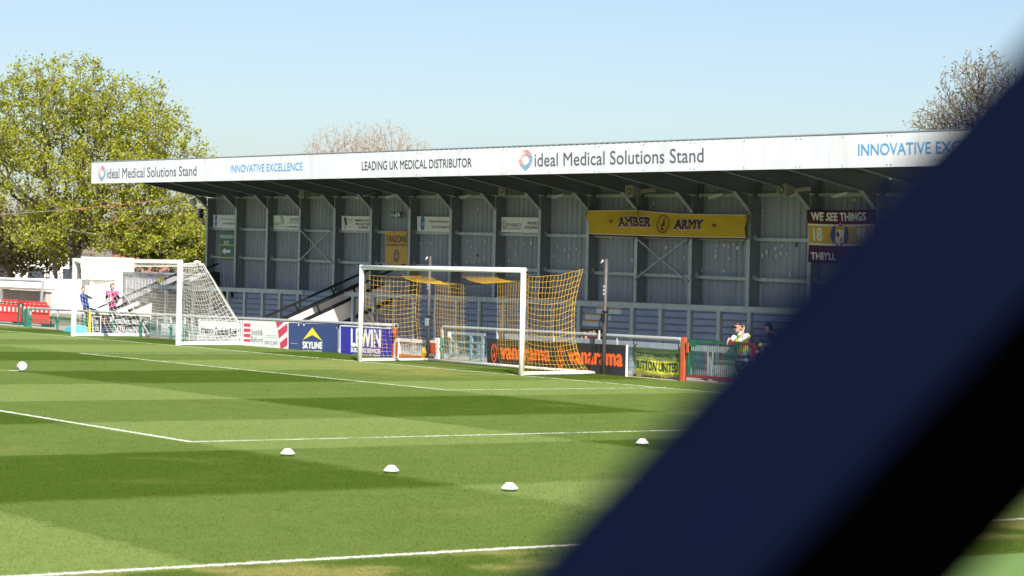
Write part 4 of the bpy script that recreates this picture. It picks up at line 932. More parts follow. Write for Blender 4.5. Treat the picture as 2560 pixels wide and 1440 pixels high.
for (bx_, by_, zt, c0, lab) in ((-4.50, 2.55, 2.78, (-3.74, 1.71, 2.24), "dark pole with a silver clamp behind the left half of the amber goal"), (3.54, 2.50, 2.755, (3.74, 1.69, 2.51), "dark pole with a cord and white tag in front of the long black board")):
    t = thing("net_pole", lab, "pole", (bx_, by_, 0), "net support poles"); mb = MB()
    mb.tube([(bx_, by_, -.02), (bx_, by_, 1.3), (bx_ + .01, by_, zt)], .047, 'pole', 10); mb.build("pole_tube", t, True)
    mb = MB(); mb.tube([V(bx_, by_, zt - .06), (V(bx_, by_, zt - .06) + V(*c0)) / 2 + V(0, 0, -.05), V(*c0)], .006, 'black', 4); mb.tube([(bx_ - .05, by_ - .06, zt - .02), (bx_ - .1, by_ - .07, zt - .1), (bx_ - .04, by_ - .06, zt - .05)], .015, 'inkw', 5); mb.build("top_tie", t)
    mb = MB(); zz = 1.02 if bx_ < 0 else 1.35
    mb.box(bx_ - .075, bx_ + .065, by_ - .07, by_ - .045, zz - .10, zz + .10, 'steel' if bx_ < 0 else 'black'); mb.box(bx_ - .055, bx_ + .055, by_ - .056, by_ + .056, zz + .12, zz + .17, 'black')
    if bx_ > 0: mb.tube([(bx_ - .10, by_ - .06, zz), (bx_ - .16, by_ - .06, zz - .25), (bx_ - .13, by_ - .06, zz - .5)], .012, 'black', 5); mb.slab([(bx_ - .17, by_ - .07, zz - .52), (bx_ - .09, by_ - .07, zz - .52), (bx_ - .1, by_ - .07, zz - .3), (bx_ - .14, by_ - .07, zz - .3)], (0, .01, 0), 'inkw'); mb.tube([(bx_ - .38, by_ - .02, .86), (bx_ - .42, by_ - .02, .6), (bx_ - .49, by_ - .02, .32)], .02, 'black', 5)
    mb.build("clamp", t)
    mb = MB(); zz = 1.9
    for k in range(3): mb.box(bx_ - .03, bx_ + .03, by_ - .052, by_ - .047, zz + k * .09, zz + k * .09 + .05, 'greyplate')
    mb.build("tape", t)
# far goal
X0, X1 = -22.95, -15.08
g = thing("football_goal", "white portable goal with a white net standing behind the corner of the pitch", "goal", ((X0 + X1) / 2, .3, 0))
for x, yb, yt in ((X0, 3.0, 1.33), (X1, 2.72, 1.08)):
    mb = MB(); mb.box(x - .06, x + .06, .24, .36, 0, 2.44, 'white'); mb.build("post", g)
    mb = MB(); mb.box(x - .055, x + .055, .3605, yb, .01, .10, 'white'); mb.build("base_bar", g)
    mb = MB(); mb.tube([(x, yt, 2.44), (x, (yt + yb) / 2, 1.25), (x, yb, .1)], .014, 'netwhite', 5); mb.tube([(x, .3, 2.40), (x, yt * .6, 2.46), (x, yt, 2.44)], .02, 'white', 6); mb.build("net_rope", g)
mb = MB(); mb.box(X0 - .06, X1 + .06, .24, .36, 2.4405, 2.56, 'white'); mb.build("crossbar", g)
mb = MB(); mb.add([(X0 + .056, 2.92, .01), (X1 - .056, 2.64, .01), (X1 - .056, 2.74, .01), (X0 + .056, 3.02, .01), (X0 + .056, 2.92, .10), (X1 - .056, 2.64, .10), (X1 - .056, 2.74, .10), (X0 + .056, 3.02, .10)], [(3, 2, 1, 0), (4, 5, 6, 7), (0, 1, 5, 4), (1, 2, 6, 5), (2, 3, 7, 6), (3, 0, 4, 7)], 'white'); mb.build("base_bar", g)
mb = MB(); c = V(X1 - .0, .85, 2.5); mb.tube([c + V(-.2, 0, 0), c, c + V(.25, 0, .0)], [.02, .06, .02], 'netwhite', 6); mb.build("net_bunch", g)
Wt = lambda u, v: 'netwhite'
R1 = smooth_pl([(X1, 2.62, .12), (X1, 2.2, .75), (X1, 1.62, 1.6), (X1, 1.08, 2.44)]); L1 = smooth_pl([(X0, 2.92, .1), (X0, 2.36, .85), (X0, 1.95, 1.5), (X0, 1.33, 2.44)])
T1 = pl([(X0, 1.33, 2.44), ((X0 + X1) / 2, 1.2, 2.36), (X1, 1.08, 2.44)])
dr = lambda u, v: V(0, .015 * hash3(u, v, 7), -.28 * math.sin(math.pi * u) * math.sin(math.pi * v) + .014 * hash3(v, u, 4))
for xx, rear, top in ((X1, R1, smooth_pl([(X1, .36, 2.42), (X1, .7, 2.46), (X1, 1.08, 2.44)])), (X0, L1, smooth_pl([(X0, .36, 2.42), (X0, .8, 2.44), (X0, 1.33, 2.44)]))):
    net(g, coons(pl([(xx, .38, .10), (xx, 2.65, .10)]), top, pl([(xx, .37, .1), (xx, .37, 2.42)]), rear, dr), 15, 19, Wt, .0042)
net(g, coons(pl([(X0, 2.92, .1), (X1, 2.62, .12)]), T1, L1, R1, lambda u, v: V(.012 * hash3(v, u, 5), .10 * math.sin(math.pi * v) - .25 * math.sin(math.pi * v) * math.sin(math.pi * u), -.1 * math.sin(math.pi * v) * math.sin(math.pi * u) + .014 * hash3(u, v, 3))), 60, 22, Wt, .0028)
net(g, coons(pl([(X0, .36, 2.5), (X1, .36, 2.5)]), T1, pl([(X0, .36, 2.5), (X0, 1.33, 2.44)]), pl([(X1, .36, 2.5), (X1, 1.08, 2.44)]), lambda u, v: V(0, 0, -.1 * math.sin(math.pi * v))), 60, 7, Wt, .0028)

# ================================================================ BALL AND MARKERS
bm = bmesh.new(); bmesh.ops.create_icosphere(bm, subdivisions=4, radius=.11)
me = bpy.data.meshes.new("football"); ball_c = V(.92, -11.10, .115)
cs = [V(rnd.gauss(0, 1), rnd.gauss(0, 1), rnd.gauss(0, 1)).normalized() for _ in range(9)] + [V(-.75, -.5, .1).normalized(), V(.25, -.9, .1).normalized()]
for f in bm.faces:
    n = f.calc_center_median().normalized(); f.smooth = True
    d = sorted((n - c).length for c in cs); f.material_index = 1 if d[1] - d[0] < .05 and d[0] < .6 else (2 if d[0] < .12 else 0)
bm.to_mesh(me); bm.free()
for m in ('white', 'cloth_m', 'maroonpaint'): me.materials.append(M_[m])
o = bpy.data.objects.new("football", me); C.objects.link(o); o.location = ball_c; tag(o, "white football with dark red markings on the penalty spot", "ball")
def cone(x, y, label):
    mb = MB(); prof = [(.088, .0), (.094, .003), (.090, .010), (.040, .062), (.034, .064), (.030, .061), (.075, .008)]
    n = 24; vs = [(x + r * math.cos(2 * math.pi * k / n), y + r * math.sin(2 * math.pi * k / n), .028 + z) for r, z in prof for k in range(n)]
    mb.add(vs, [(j * n + k, j * n + (k + 1) % n, (j + 1) * n + (k + 1) % n, (j + 1) * n + k) for j in range(len(prof) - 1) for k in range(n)], 'white')
    o = mb.build("marker_disc", None, True, at=(x, y, 0)); tag(o, label, "marker", "white training markers on the grass")
cone(22.59, -16.33, "white domed marker on the grass, leftmost, just below the penalty area corner")
cone(25.16, -16.36, "white domed marker on the grass, middle one of the slanting row of three")
cone(27.50, -16.28, "white domed marker on the grass, lowest and nearest of the row of three")
cone(22.48, -10.69, "lone white domed marker on the grass beside the navy beam")

# ================================================================ LEFT CORNER
def plastic_barrier(label, px0, px1, top, y, depth=.0):
    a, b = AY(px0, top, y), AY(px1, top, y); w = b.x - a.x; h = min(1.0, a.z); x0 = a.x; y1 = y
    t = thing("plastic_barrier", label, "barrier", ((a.x + b.x) / 2, y, 0), "red plastic barriers by the corner")
    mb = MB(); r = .05
    out = [(x0, .12), (x0 + w, .12), (x0 + w, h - .12), (x0 + w - .1, h), (x0 + .1, h), (x0, h - .12)]
    mb.slab([(x0, y, .10), (x0 + w, y, .10), (x0 + w, y, .30), (x0, y, .30)], (0, .05, 0), 'plasticred')
    mb.slab([(x0, y, h - .32), (x0 + w, y, h - .32), (x0 + w, y, h - .12), (x0 + w - .12, y, h), (x0 + .12, y, h), (x0, y, h - .12)], (0, .05, 0), 'plasticred')
    n = max(4, int(w / .13))
    for i in range(n + 1):
        x = x0 + .03 + (w - .06) * i / n; mb.box(x - .03, x + .03, y + .005, y + .045, .301, h - .321, 'plasticred')
    mb.build("panel", t)
    mb = MB(); k = max(1, int(w / .42))
    for i in range(k):
        x = x0 + w * (i + .5) / k; mb.box(x - .09, x + .09, y - .004, y - .0005, h - .28, h - .10, 'inkw')
    mb.build("reflector", t)
    for x in (x0 + .1, x0 + w - .1):
        mb = MB(); mb.box(x - .05, x + .05, y - .22, y + .27, -.03, .099, 'black'); mb.build("foot", t)
plastic_barrier("red plastic barrier with white squares behind the green gate, at the left edge", -34, 50, 757, 3.7)
plastic_barrier("red plastic barrier with white squares beside the grey rail end", 56, 122, 759, 3.75)
plastic_barrier("second row red plastic barrier in front of the left shed door", 2, 44, 747, 5.2)
plastic_barrier("second row red plastic barrier in front of the right shed door", 46, 116, 751, 5.4)
t = thing("corner_gate", "green steel gate frame before the red barriers at the left edge", "gate", AY(50, 815, 2.8))
gy = 2.8; gx = lambda px: AY(px, 800, gy).x; zt, zb = AY(40, 757, gy).z, .04
mb = MB(); mb.box(gx(-40), gx(58), gy - .03, gy + .03, zt - .05, zt, 'gategreen'); mb.box(gx(-40), gx(56), gy - .03, gy + .03, zb, zb + .06, 'green')
for px in (46, 56): mb.box(gx(px) - .03, gx(px) + .03, gy - .028, gy + .028, zb + .061, zt - .051, 'gategreen')
mb.build("gate_frame", t)
mb = MB(); mb.box(gx(63), gx(69.5), gy - .05, gy + .05, -.02, AY(66, 772, gy).z, 'green'); mb.build("gate_post", t)
# white boundary wall at the far corner
WA, WB = AD(-300, 697, 117), AD(405, 702, 114)
WA.z = WB.z = 0; wd = (WB - WA).normalized(); wn = V(wd.y, -wd.x, 0)
t = thing("boundary_wall", "white painted concrete panel wall behind the far corner", "wall", WA + (WB - WA) * .5)
L = (WB - WA).length; mb = MB()
def wb(s0, s1, o0, o1, z0, z1, m):
    vs = [WA + wd * s + wn * o + V(0, 0, z) for z in (z0, z1) for o in (o0, o1) for s in (s0, s1)]
    mb.add(vs, [(0, 2, 3, 1), (4, 5, 7, 6), (0, 1, 5, 4), (2, 6, 7, 3), (0, 4, 6, 2), (1, 3, 7, 5)], m)
s = 0
while s < L:
    for k in range(4): wb(s + .10, min(s + 1.74, L), -.05, .0 + .004 * (k % 2), -.05 + k * .42, -.05 + k * .42 + .412, 'wallwhite')
    s += 1.85
mb.build("panel", t); mb = MB(); s = 0
while s < L: wb(s - .09, s + .09, -.12, .045, -.05, 1.66, 'wallwhite'); wb(s - .07, s + .07, -.1, .02, 1.661, 1.80, 'wallwhite'); s += 1.85
mb.build("pier", t)
# faded white hoarding above the wall
P = lambda px, py: AD(px, py, 114.4)
t = thing("hoarding", "faded white hoarding with a pale red ring above the white wall", "hoarding", P(268, 800))
mb = MB(); q = [P(203, 698), P(335, 701), P(335, 645), P(203, 641.5)]; nrm = -CF * .15
mb.slab(q, CF * .15, 'hoard'); mb.build("panel", t)
for px in (228, 315): mb = MB(); a = P(px, 690) + CF * .25; mb.bar((a.x, a.y, -.03), a, .2, .2, 'wallwhite'); mb.build("post", t)
mb = MB()
for y0 in (664.0, 687.5):
    a, b = P(209, y0) - CF * .01, P(334, y0 + 2) - CF * .01; mb.bar(a, b, .01, .035, 'greylet')
fr_ = mat("faded red print", (0.70, 0.42, 0.36), .7); fg_ = mat("faded grey print", (0.62, 0.62, 0.60), .7); M_['fr'] = fr_; M_['fg'] = fg_
for i in range(18):
    if i % 5 == 2: continue
    a0, a1 = 2 * math.pi * i / 18, 2 * math.pi * (i + .9) / 18
    pp = [P(230 + 15 * k * math.cos(a), 661 + 14 * k * math.sin(a)) - CF * .012 for a, k in ((a0, .84), (a0, 1), (a1, 1), (a1, .84))]; mb.poly(pp, 'fr')
mb.build("print", t)
mb = MB()
for ch, px in (("G", 260), ("H", 282), ("O", 302)): write(mb, ch, (P(px - 4, 677), P(px + 4, 677.3), P(px + 4, 668.3), P(px - 4, 668)), 'fg', .0, off=-CF * .012)
mb.build("lettering", t)
# shed with wooden doors
t = thing("shed", "brick store with weathered wooden double doors and a flat grey roof", "shed", AY(60, 800, 7))
SY = 7.0; sx = lambda px: AY(px, 760, SY).x; sz = lambda py: AY(60, py, SY).z
for a, b in ((8, 49.5), (52.5, 99)):
    mb = MB(); x = sx(a); n = 9; w_ = (sx(b) - sx(a)) / n
    for i in range(n): mb.box(x + i * w_ + .006, x + (i + 1) * w_ - .006, SY, SY + .03 + .004 * (i % 3), 0, sz(728), 'wood')
    mb.build("door", t)
mb = MB(); mb.box(sx(100), sx(115), SY - .02, SY + .25, -.03, sz(727), 'brick'); mb.box(sx(-60), sx(6), SY - .02, SY + .3, -.03, sz(720), 'wallwhite'); mb.box(sx(6.5), sx(99.5), SY + .04, SY + .3, -.03, sz(726), 'wallwhite'); mb.build("wall", t)
mb = MB(); mb.box(sx(4), sx(118), SY - .25, SY + .35, sz(724.5), sz(719), 'lowwall'); mb.build("roof", t)
mb = MB(); mb.box(sx(8), sx(99), SY - .02, SY - .0005, sz(729.5), sz(725.5), 'wood'); mb.build("lintel", t)
mb = MB(); fy = 6.2; mb.tube([AY(-90, 697, fy), AY(20, 700, fy), AY(107.5, 703.5, fy)], .05, 'steel', 8); a = AY(107.5, 703.5, fy); mb.tube([a, (a.x - .1, fy, 1.0), (a.x - .3, fy, -.03)], .06, 'steel', 8); a = AY(-88, 697, fy); mb.tube([a, (a.x - .1, fy, -.03)], .06, 'steel', 8)
tag(mb.build("pipe_frame"), "grey steel pipe frame standing in front of the shed", "frame")
mb = MB(); ly = 6.0; a, b = AY(118, 791, ly), AY(300, 798, ly); mb.box(a.x, b.x, ly, ly + .25, -.03, a.z - .06, 'lowwall')
t = thing("low_wall", "low tan block wall topped with moss behind the rail at the corner", "wall", (a.x, ly, 0)); mb.build("blockwork", t)
mb = MB(); n = 60
for i in range(n):
    x = a.x + (b.x - a.x) * i / n; h = .03 + .05 * rnd.random(); mb.box(x, x + (b.x - a.x) / n * 1.0 - .003, ly - .03 * rnd.random() - .004, ly + .25, a.z - .059, a.z - .059 + h, 'moss')
mb.build("moss_cap", t)
# corrugated cabin
t = thing("cabin", "light grey corrugated cabin left of the stand behind the stairs", "cabin", AY(355, 790, 8.5))
cy0 = 8.5; a, b = AY(311, 684, cy0), AY(402, 690, cy0); mb = MB(); vs = []; x = a.x; k = 0
while x < b.x + .4:
    for dx, dy in ((0, 0), (.17, 0), (.2, .04), (.26, .04)): vs += [(x + dx, cy0 + dy, -.03), (x + dx, cy0 + dy, a.z - .0)]
    x += .29
mb.add(vs, [(2 * i, 2 * i + 2, 2 * i + 3, 2 * i + 1) for i in range(len(vs) // 2 - 1)], 'greyclad'); mb.box(a.x, x, cy0 + .05, cy0 + 2.4, -.03, a.z - .02, 'greyclad'); mb.build("wall", t)
mb = MB(); mb.box(a.x - .05, x + .05, cy0 - .06, cy0 + 2.5, a.z + .002, a.z + .07, 'steeldk'); mb.box(a.x - .09, a.x - .005, cy0 - .03, cy0 + .06, -.03, a.z, 'pole'); mb.build("roof", t)
# small things on the ground by the corner
a = AY(224, 833, 2.3); mb = MB(); mb.tube([(a.x, 2.3, -.02), (a.x, 2.3, .72)], .045, 'yellow', 10); mb.tube([(a.x, 2.3, .7201), (a.x, 2.3, .735)], .03, 'yellow', 10)
tag(mb.build("marker_post"), "short yellow post in front of the black lettered board", "post")
a, b = AY(164, 829, 1.9), AY(199, 829, 1.9); mb = MB(); h = .26
prof = [(0, 0), (.06, .06), (.30, .19), (.42, .25), (1, .25), (1, 0)]
vs = []
for yy, s_ in ((1.80, .75), (1.9, 1.0), (2.1, 1.0), (2.2, .7)):
    vs += [(a.x + (b.x - a.x) * u, yy, .012 + zz * s_) for u, zz in prof]
n = len(prof); fs = [tuple(range(n)), tuple(range(4 * n - 1, 3 * n - 1, -1))]
for j in range(3): fs += [(j * n + i, (j + 1) * n + i, (j + 1) * n + (i + 1) % n, j * n + (i + 1) % n) for i in range(n)]
mb.add(vs, fs, 'cyan'); tag(mb.build("cyan_sheet"), "bright cyan covered heap on the grass beside the white goal post", "cover")
t = thing("yellow_sign", "small pair of yellow plates on the black rails behind the white goal", "sign", AY(403, 697, 6))
mb = MB()
for l, r, tp, bt in ((393, 401, 694, 708), (403, 410, 691, 703)): q = pq(5.0, l, r, tp, bt, tp, bt); mb.slab(q, (0, .02, 0), 'chevron')
mb.build("plate", t)
# drum case on the terrace
t = thing("drum_case", "maroon box with yellow and pink labels on the terrace steps", "box", AY(1471, 850, 4.36))
q = pq(4.36, 1452, 1491, 822, 849, 823, 851); mb = MB(); mb.slab(q, (0, .3, 0), 'maroon'); mb.build("case", t)
mb = MB()
for l, r, tp, bt, m in ((1459, 1464, 829, 836, 'labelyel'), (1472, 1481, 828, 837, 'labelpink'), (1482, 1488, 826, 832, 'labelyel'), (1462, 1468, 840, 847, 'labelpink'), (1453, 1456, 842, 848, 'labelyel'), (1466, 1470, 824, 828, 'signgreen')): mb.poly(pq(4.355, l, r, tp, bt, tp, bt), m)
mb.build("label", t); mb = MB(); mb.poly(pq(4.357, 1452, 1491, 821, 824, 822, 825), 'black'); mb.build("strap", t)

# ================================================================ FOREGROUND BEAM
D0 = .76
def cl(n, s, depth):      # place on the slanting beam: n across, s along, depth in front of the lens
    return CAM + CF * depth + (CR * .727 - CU * .6866) * n + (CR * .6866 + CU * .727) * s
t = thing("beam", "blurred navy steel beam, shaded side coloured black, slanting across the close foreground", "beam", cl(.116, 0, .79))
sa, sb = -2.75, 3.2
A_, B_, C_, D_ = (.0705, .80), (.1238, .752), (.1815, .79), (.125, .845)
def strip(p, q, m, name, th=.004):
    mb = MB(); d = V(q[0] - p[0], q[1] - p[1], 0); nn = V(-d.y, d.x, 0).normalized() * th
    vs = []
    for s_ in (sa, sb):
        for e in (p, q, (q[0] - nn.x * -1, q[1] - nn.y * -1), (p[0] + nn.x, p[1] + nn.y)): vs.append(cl(e[0], s_, e[1]))
    mb.add(vs, [(0, 1, 2, 3), (7, 6, 5, 4), (0, 4, 5, 1), (1, 5, 6, 2), (2, 6, 7, 3), (3, 7, 4, 0)], m); mb.build(name, t)
strip(A_, B_, 'navy', "navy_flange"); strip((B_[0] + .0006, B_[1] + .0002), C_, 'beamshade', "shade_painted_face"); strip(C_, D_, 'beamshade', "shade_painted_face"); strip(D_, A_, 'navy', "navy_flange")  # shade coloured in: navy darkened, shaded faces near black
# ================================================================ TREES
def leaf_material(name, c1, c2, c3, trans=0.35):
    m = bpy.data.materials.new(name); m.use_nodes = True; t = m.node_tree; b = t.nodes["Principled BSDF"]; out = t.nodes["Material Output"]
    geo = t.nodes.new("ShaderNodeNewGeometry"); cr = t.nodes.new("ShaderNodeValToRGB"); t.links.new(geo.outputs["Random Per Island"], cr.inputs[0])
    cr.color_ramp.elements[0].color = (*c1, 1); cr.color_ramp.elements[1].color = (*c3, 1); e = cr.color_ramp.elements.new(.5); e.color = (*c2, 1)
    t.links.new(cr.outputs[0], b.inputs["Base Color"]); b.inputs["Roughness"].default_value = .6; b.inputs["Specular IOR Level"].default_value = .3
    tr = t.nodes.new("ShaderNodeBsdfTranslucent"); t.links.new(cr.outputs[0], tr.inputs[0])
    mx = t.nodes.new("ShaderNodeMixShader"); mx.inputs[0].default_value = trans
    t.links.new(b.outputs[0], mx.inputs[1]); t.links.new(tr.outputs[0], mx.inputs[2]); t.links.new(mx.outputs[0], out.inputs[0]); return m
M_['leaf_spring'] = leaf_material("spring leaves", (0.25, 0.29, 0.03), (0.36, 0.39, 0.035), (0.46, 0.45, 0.05), .5)
M_['leaf_brown'] = leaf_material("brownish young leaves", (0.18, 0.15, 0.06), (0.30, 0.23, 0.12), (0.20, 0.22, 0.05), .45)
M_['leaf_dark'] = leaf_material("green leaves", (0.08, 0.12, 0.015), (0.15, 0.19, 0.02), (0.24, 0.26, 0.04), .45)
M_['leaf_grey'] = leaf_material('sparse opening leaves', (0.13, 0.13, 0.05), (0.22, 0.21, 0.07), (0.32, 0.29, 0.06), .4)
M_['leaf_bud'] = leaf_material("tan buds", (0.42, 0.26, 0.15), (0.50, 0.34, 0.22), (0.36, 0.26, 0.18), .2)
def tree(name, label, base, fork, blobs, ntip, r_trunk, bark, leaf, leaves_per, lsize, spread, seed, rmin=.012, group="trees beyond the ground", up=.25, tipleaf=1.0):
    rng = np.random.default_rng(seed)
    base, fork = np.array(base), np.array(fork)
    tips = []
    wts = np.array([b[1][0] * b[1][1] * b[1][2] for b in blobs]) * np.array([b[2] if len(b) > 2 else 1 for b in blobs]); wts /= wts.sum()
    while len(tips) < ntip:
        c, r = blobs[rng.choice(len(blobs), p=wts)][:2]
        d = rng.normal(0, 1, 3); d /= np.linalg.norm(d); k = rng.random() ** (1 / 2.2)
        p = np.array(c) + np.array(r) * d * k
        if p[2] > fork[2] - 1.5: tips.append(p)
    tips = np.array(tips)
    order = np.argsort(np.linalg.norm(tips - fork, axis=1) + rng.normal(0, .3, ntip))
    nodes = [base, base * .5 + fork * .5 + np.array([.08, .05, 0]), fork]; par = [-1, 0, 1]; plen = [0, 0, 0]
    for idx in order:
        p = tips[idx]; N = np.array(nodes[2:]); d = np.linalg.norm(N - p, axis=1) + .22 * np.array(plen[2:])
        j = int(np.argmin(d)) + 2; q = nodes[j]; L = np.linalg.norm(p - q)
        k = max(1, int(L / .8)); last = j
        for s in range(1, k + 1):
            t_ = s / k; m = q * (1 - t_) + p * t_ + np.array([0, 0, up * L * math.sin(math.pi * t_) * .35])
            if s < k: m = m + rng.normal(0, .07, 3) * min(L, 1.2)
            nodes.append(m); par.append(last); plen.append(plen[last] + L / k); last = len(nodes) - 1
    n = len(nodes); area = np.full(n, rmin ** 2.3)
    kids = np.zeros(n, int)
    for i in range(n - 1, 0, -1):
        if kids[i] == 0: area[i] = rmin ** 2.3
        if par[i] >= 0:
            if kids[par[i]] == 0: area[par[i]] = 0
            area[par[i]] += area[i]; kids[par[i]] += 1
    rad = area ** (1 / 2.3); sc_ = r_trunk / rad[1]; rad = np.where(rad > rmin * 2, rmin * 2 + (rad - rmin * 2) * max(.1, (r_trunk - rmin * 2) / max(rad[1] - rmin * 2, 1e-3)), rad)
    t = thing(name, label, "tree", Vector(base.tolist()), group)
    mb = MB(); limbs = MB()
    for i in range(1, n):
        a, b = nodes[par[i]], nodes[i]; ra, rb = min(rad[par[i]], rad[i] * 1.5), rad[i]
        if i <= 2: mb.tube([a, b], [rad[par[i]] * (1.25 if i == 1 else 1), rb], bark, 10, False)
        else: limbs.tube([a, b], [ra, rb], bark if rb > .035 or leaf is None else 'twigdk' if leaf != 'leaf_bud' else 'twig', 6 if rb > .08 else 4 if rb > .03 else 3, False)
    mb.build("trunk", t, True); limbs.build("limbs", t, True)
    if leaf:
        cl_ = tips[rng.permutation(ntip)]
        K = []
        for c in cl_:
            m = max(1, int(leaves_per * (.35 + 1.3 * rng.random())))
            K.append(c + rng.normal(0, 1, (m, 3)) * spread * (.5 + .8 * rng.random()))
        P = np.concatenate(K); m = len(P)
        s = lsize * (.55 + .9 * rng.random(m))
        nrm = rng.normal(0, 1, (m, 3)) + np.array([0, 0, .5]); nrm /= np.linalg.norm(nrm, axis=1)[:, None]
        a = np.cross(nrm, rng.normal(0, 1, (m, 3))); a /= np.linalg.norm(a, axis=1)[:, None]; b = np.cross(nrm, a)
        v = np.empty((m, 4, 3), np.float32)
        v[:, 0] = P - a * s[:, None] * .62; v[:, 1] = P - b * s[:, None] * .38 - nrm * s[:, None] * .1; v[:, 2] = P + a * s[:, None] * .62; v[:, 3] = P + b * s[:, None] * .38 - nrm * s[:, None] * .1
        v -= base.astype(np.float32)
        me = bpy.data.meshes.new("crown"); me.vertices.add(4 * m); me.vertices.foreach_set("co", v.ravel()); me.loops.add(4 * m); me.loops.foreach_set("vertex_index", np.arange(4 * m, dtype=np.int32)); me.polygons.add(m); me.polygons.foreach_set("loop_start", np.arange(0, 4 * m, 4, dtype=np.int32)); me.materials.append(M_[leaf]); me.update(calc_edges=True); me.validate()
        o = bpy.data.objects.new("crown", me); C.objects.link(o); o.parent = t
def PB(px, py, D, rx, ry, rz, wgt=1.0):     # crown lobe from its place in the photo at distance D, radii in metres (across, deep, high)
    c = AD(px, py, D); return ((c.x, c.y, c.z), (rx, ry, rz), wgt)
TD = 118
b0 = AD(183, 760, TD); f0 = AD(187, 640, TD)
tree("spring_tree", "large tree in yellow green spring leaf rising above the white wall", (b0.x, b0.y, -.05), (f0.x, f0.y, f0.z),
     [PB(150, 230, TD, 3.2, 3.2, 2.2), PB(310, 300, TD, 3.4, 3.4, 2.5), PB(70, 380, TD, 3.4, 3.4, 3.2), PB(250, 450, TD, 4.0, 3.5, 3.2), PB(400, 420, TD, 2.3, 3.0, 2.9), PB(420, 560, TD, 2.4, 2.6, 2.2), PB(-60, 330, TD, 2.6, 3.0, 3.0), PB(150, 570, TD, 3.2, 3.0, 1.6), PB(480, 385, TD, 1.0, 1.4, .5, 1.2), PB(300, 595, TD, 3.2, 2.6, .9)],
     2500, .30, 'bark', 'leaf_spring', 23, .12, .20, 3, rmin=.014)
b1 = AD(20, 760, 128); f1 = AD(25, 660, 128)
tree("brown_tree", "tree in brownish young leaf behind the left end of the white wall", (b1.x, b1.y, -.05), (f1.x, f1.y, f1.z),
     [PB(10, 600, 128, 3.4, 2.5, 2.2), PB(90, 640, 128, 2.4, 2.0, 1.3), PB(-70, 560, 128, 3.0, 2.5, 2.5)], 700, .16, 'barkpale', 'leaf_brown', 14, .18, .26, 4, rmin=.014)
b2 = AD(137, 760, 110 + 11); f2 = AD(136, 650, 121)
tree("slender_tree", "slender pale trunked young tree left of the big dark trunk", (b2.x, b2.y, -.05), (f2.x, f2.y, f2.z), [PB(140, 560, 121, 1.8, 1.6, 1.8)], 170, .13, 'barkpale', 'leaf_spring', 12, .20, .22, 5)
b3 = AD(430, 760, 124); f3 = AD(430, 640, 124)
tree("dark_tree", "darker green tree low behind the cabin beside the stand", (b3.x, b3.y, -.05), (f3.x, f3.y, f3.z), [PB(430, 610, 124, 2.8, 2.0, 1.5), PB(490, 600, 124, 1.4, 1.6, 1.9), PB(370, 630, 124, 1.5, 1.6, 1.0)], 520, .12, 'bark', 'leaf_dark', 13, .19, .24, 6)
BD = 165
for (px, lab, sd, bl) in ((845, "bare tree with pale brown twigs, left of the pair above the white fascia", 8, [PB(840, 395, BD, 2.9, 2.6, 2.5), PB(800, 420, BD, 2.6, 2.2, 2.0), PB(895, 380, BD, 1.7, 2.0, 2.3)]), (990, "bare tree with pale brown twigs, right of the pair above the white fascia", 9, [PB(965, 385, BD, 2.5, 2.4, 2.55), PB(1025, 410, BD, 2.0, 2.2, 2.2), PB(920, 400, BD, 1.5, 2.0, 2.3)])):
    b4 = AD(px, 760, BD); f4 = AD(px, 560, BD)
    tree("bare_tree", lab, (b4.x, b4.y, -.05), (f4.x, f4.y, f4.z), bl, 2300, .28, 'twig', 'leaf_bud', 1.6, .06, .10, sd, rmin=.009, up=.5)
b5 = AD(2470, 760, 105); f5 = AD(2470, 520, 105)
tree("budding_tree", "tall sparse tree just coming into leaf at the right end of the stand roof", (b5.x, b5.y, -.05), (f5.x, f5.y, f5.z),
     [PB(2450, 230, 105, 1.9, 2.0, 2.0), PB(2400, 300, 105, 2.3, 2.0, 1.4), PB(2330, 320, 105, 1.3, 1.5, 1.0), PB(2500, 300, 105, 1.5, 2, 2.2)], 1700, .2, 'twigdk', 'leaf_grey', 2.0, .10, .14, 10, rmin=.014, up=.5)
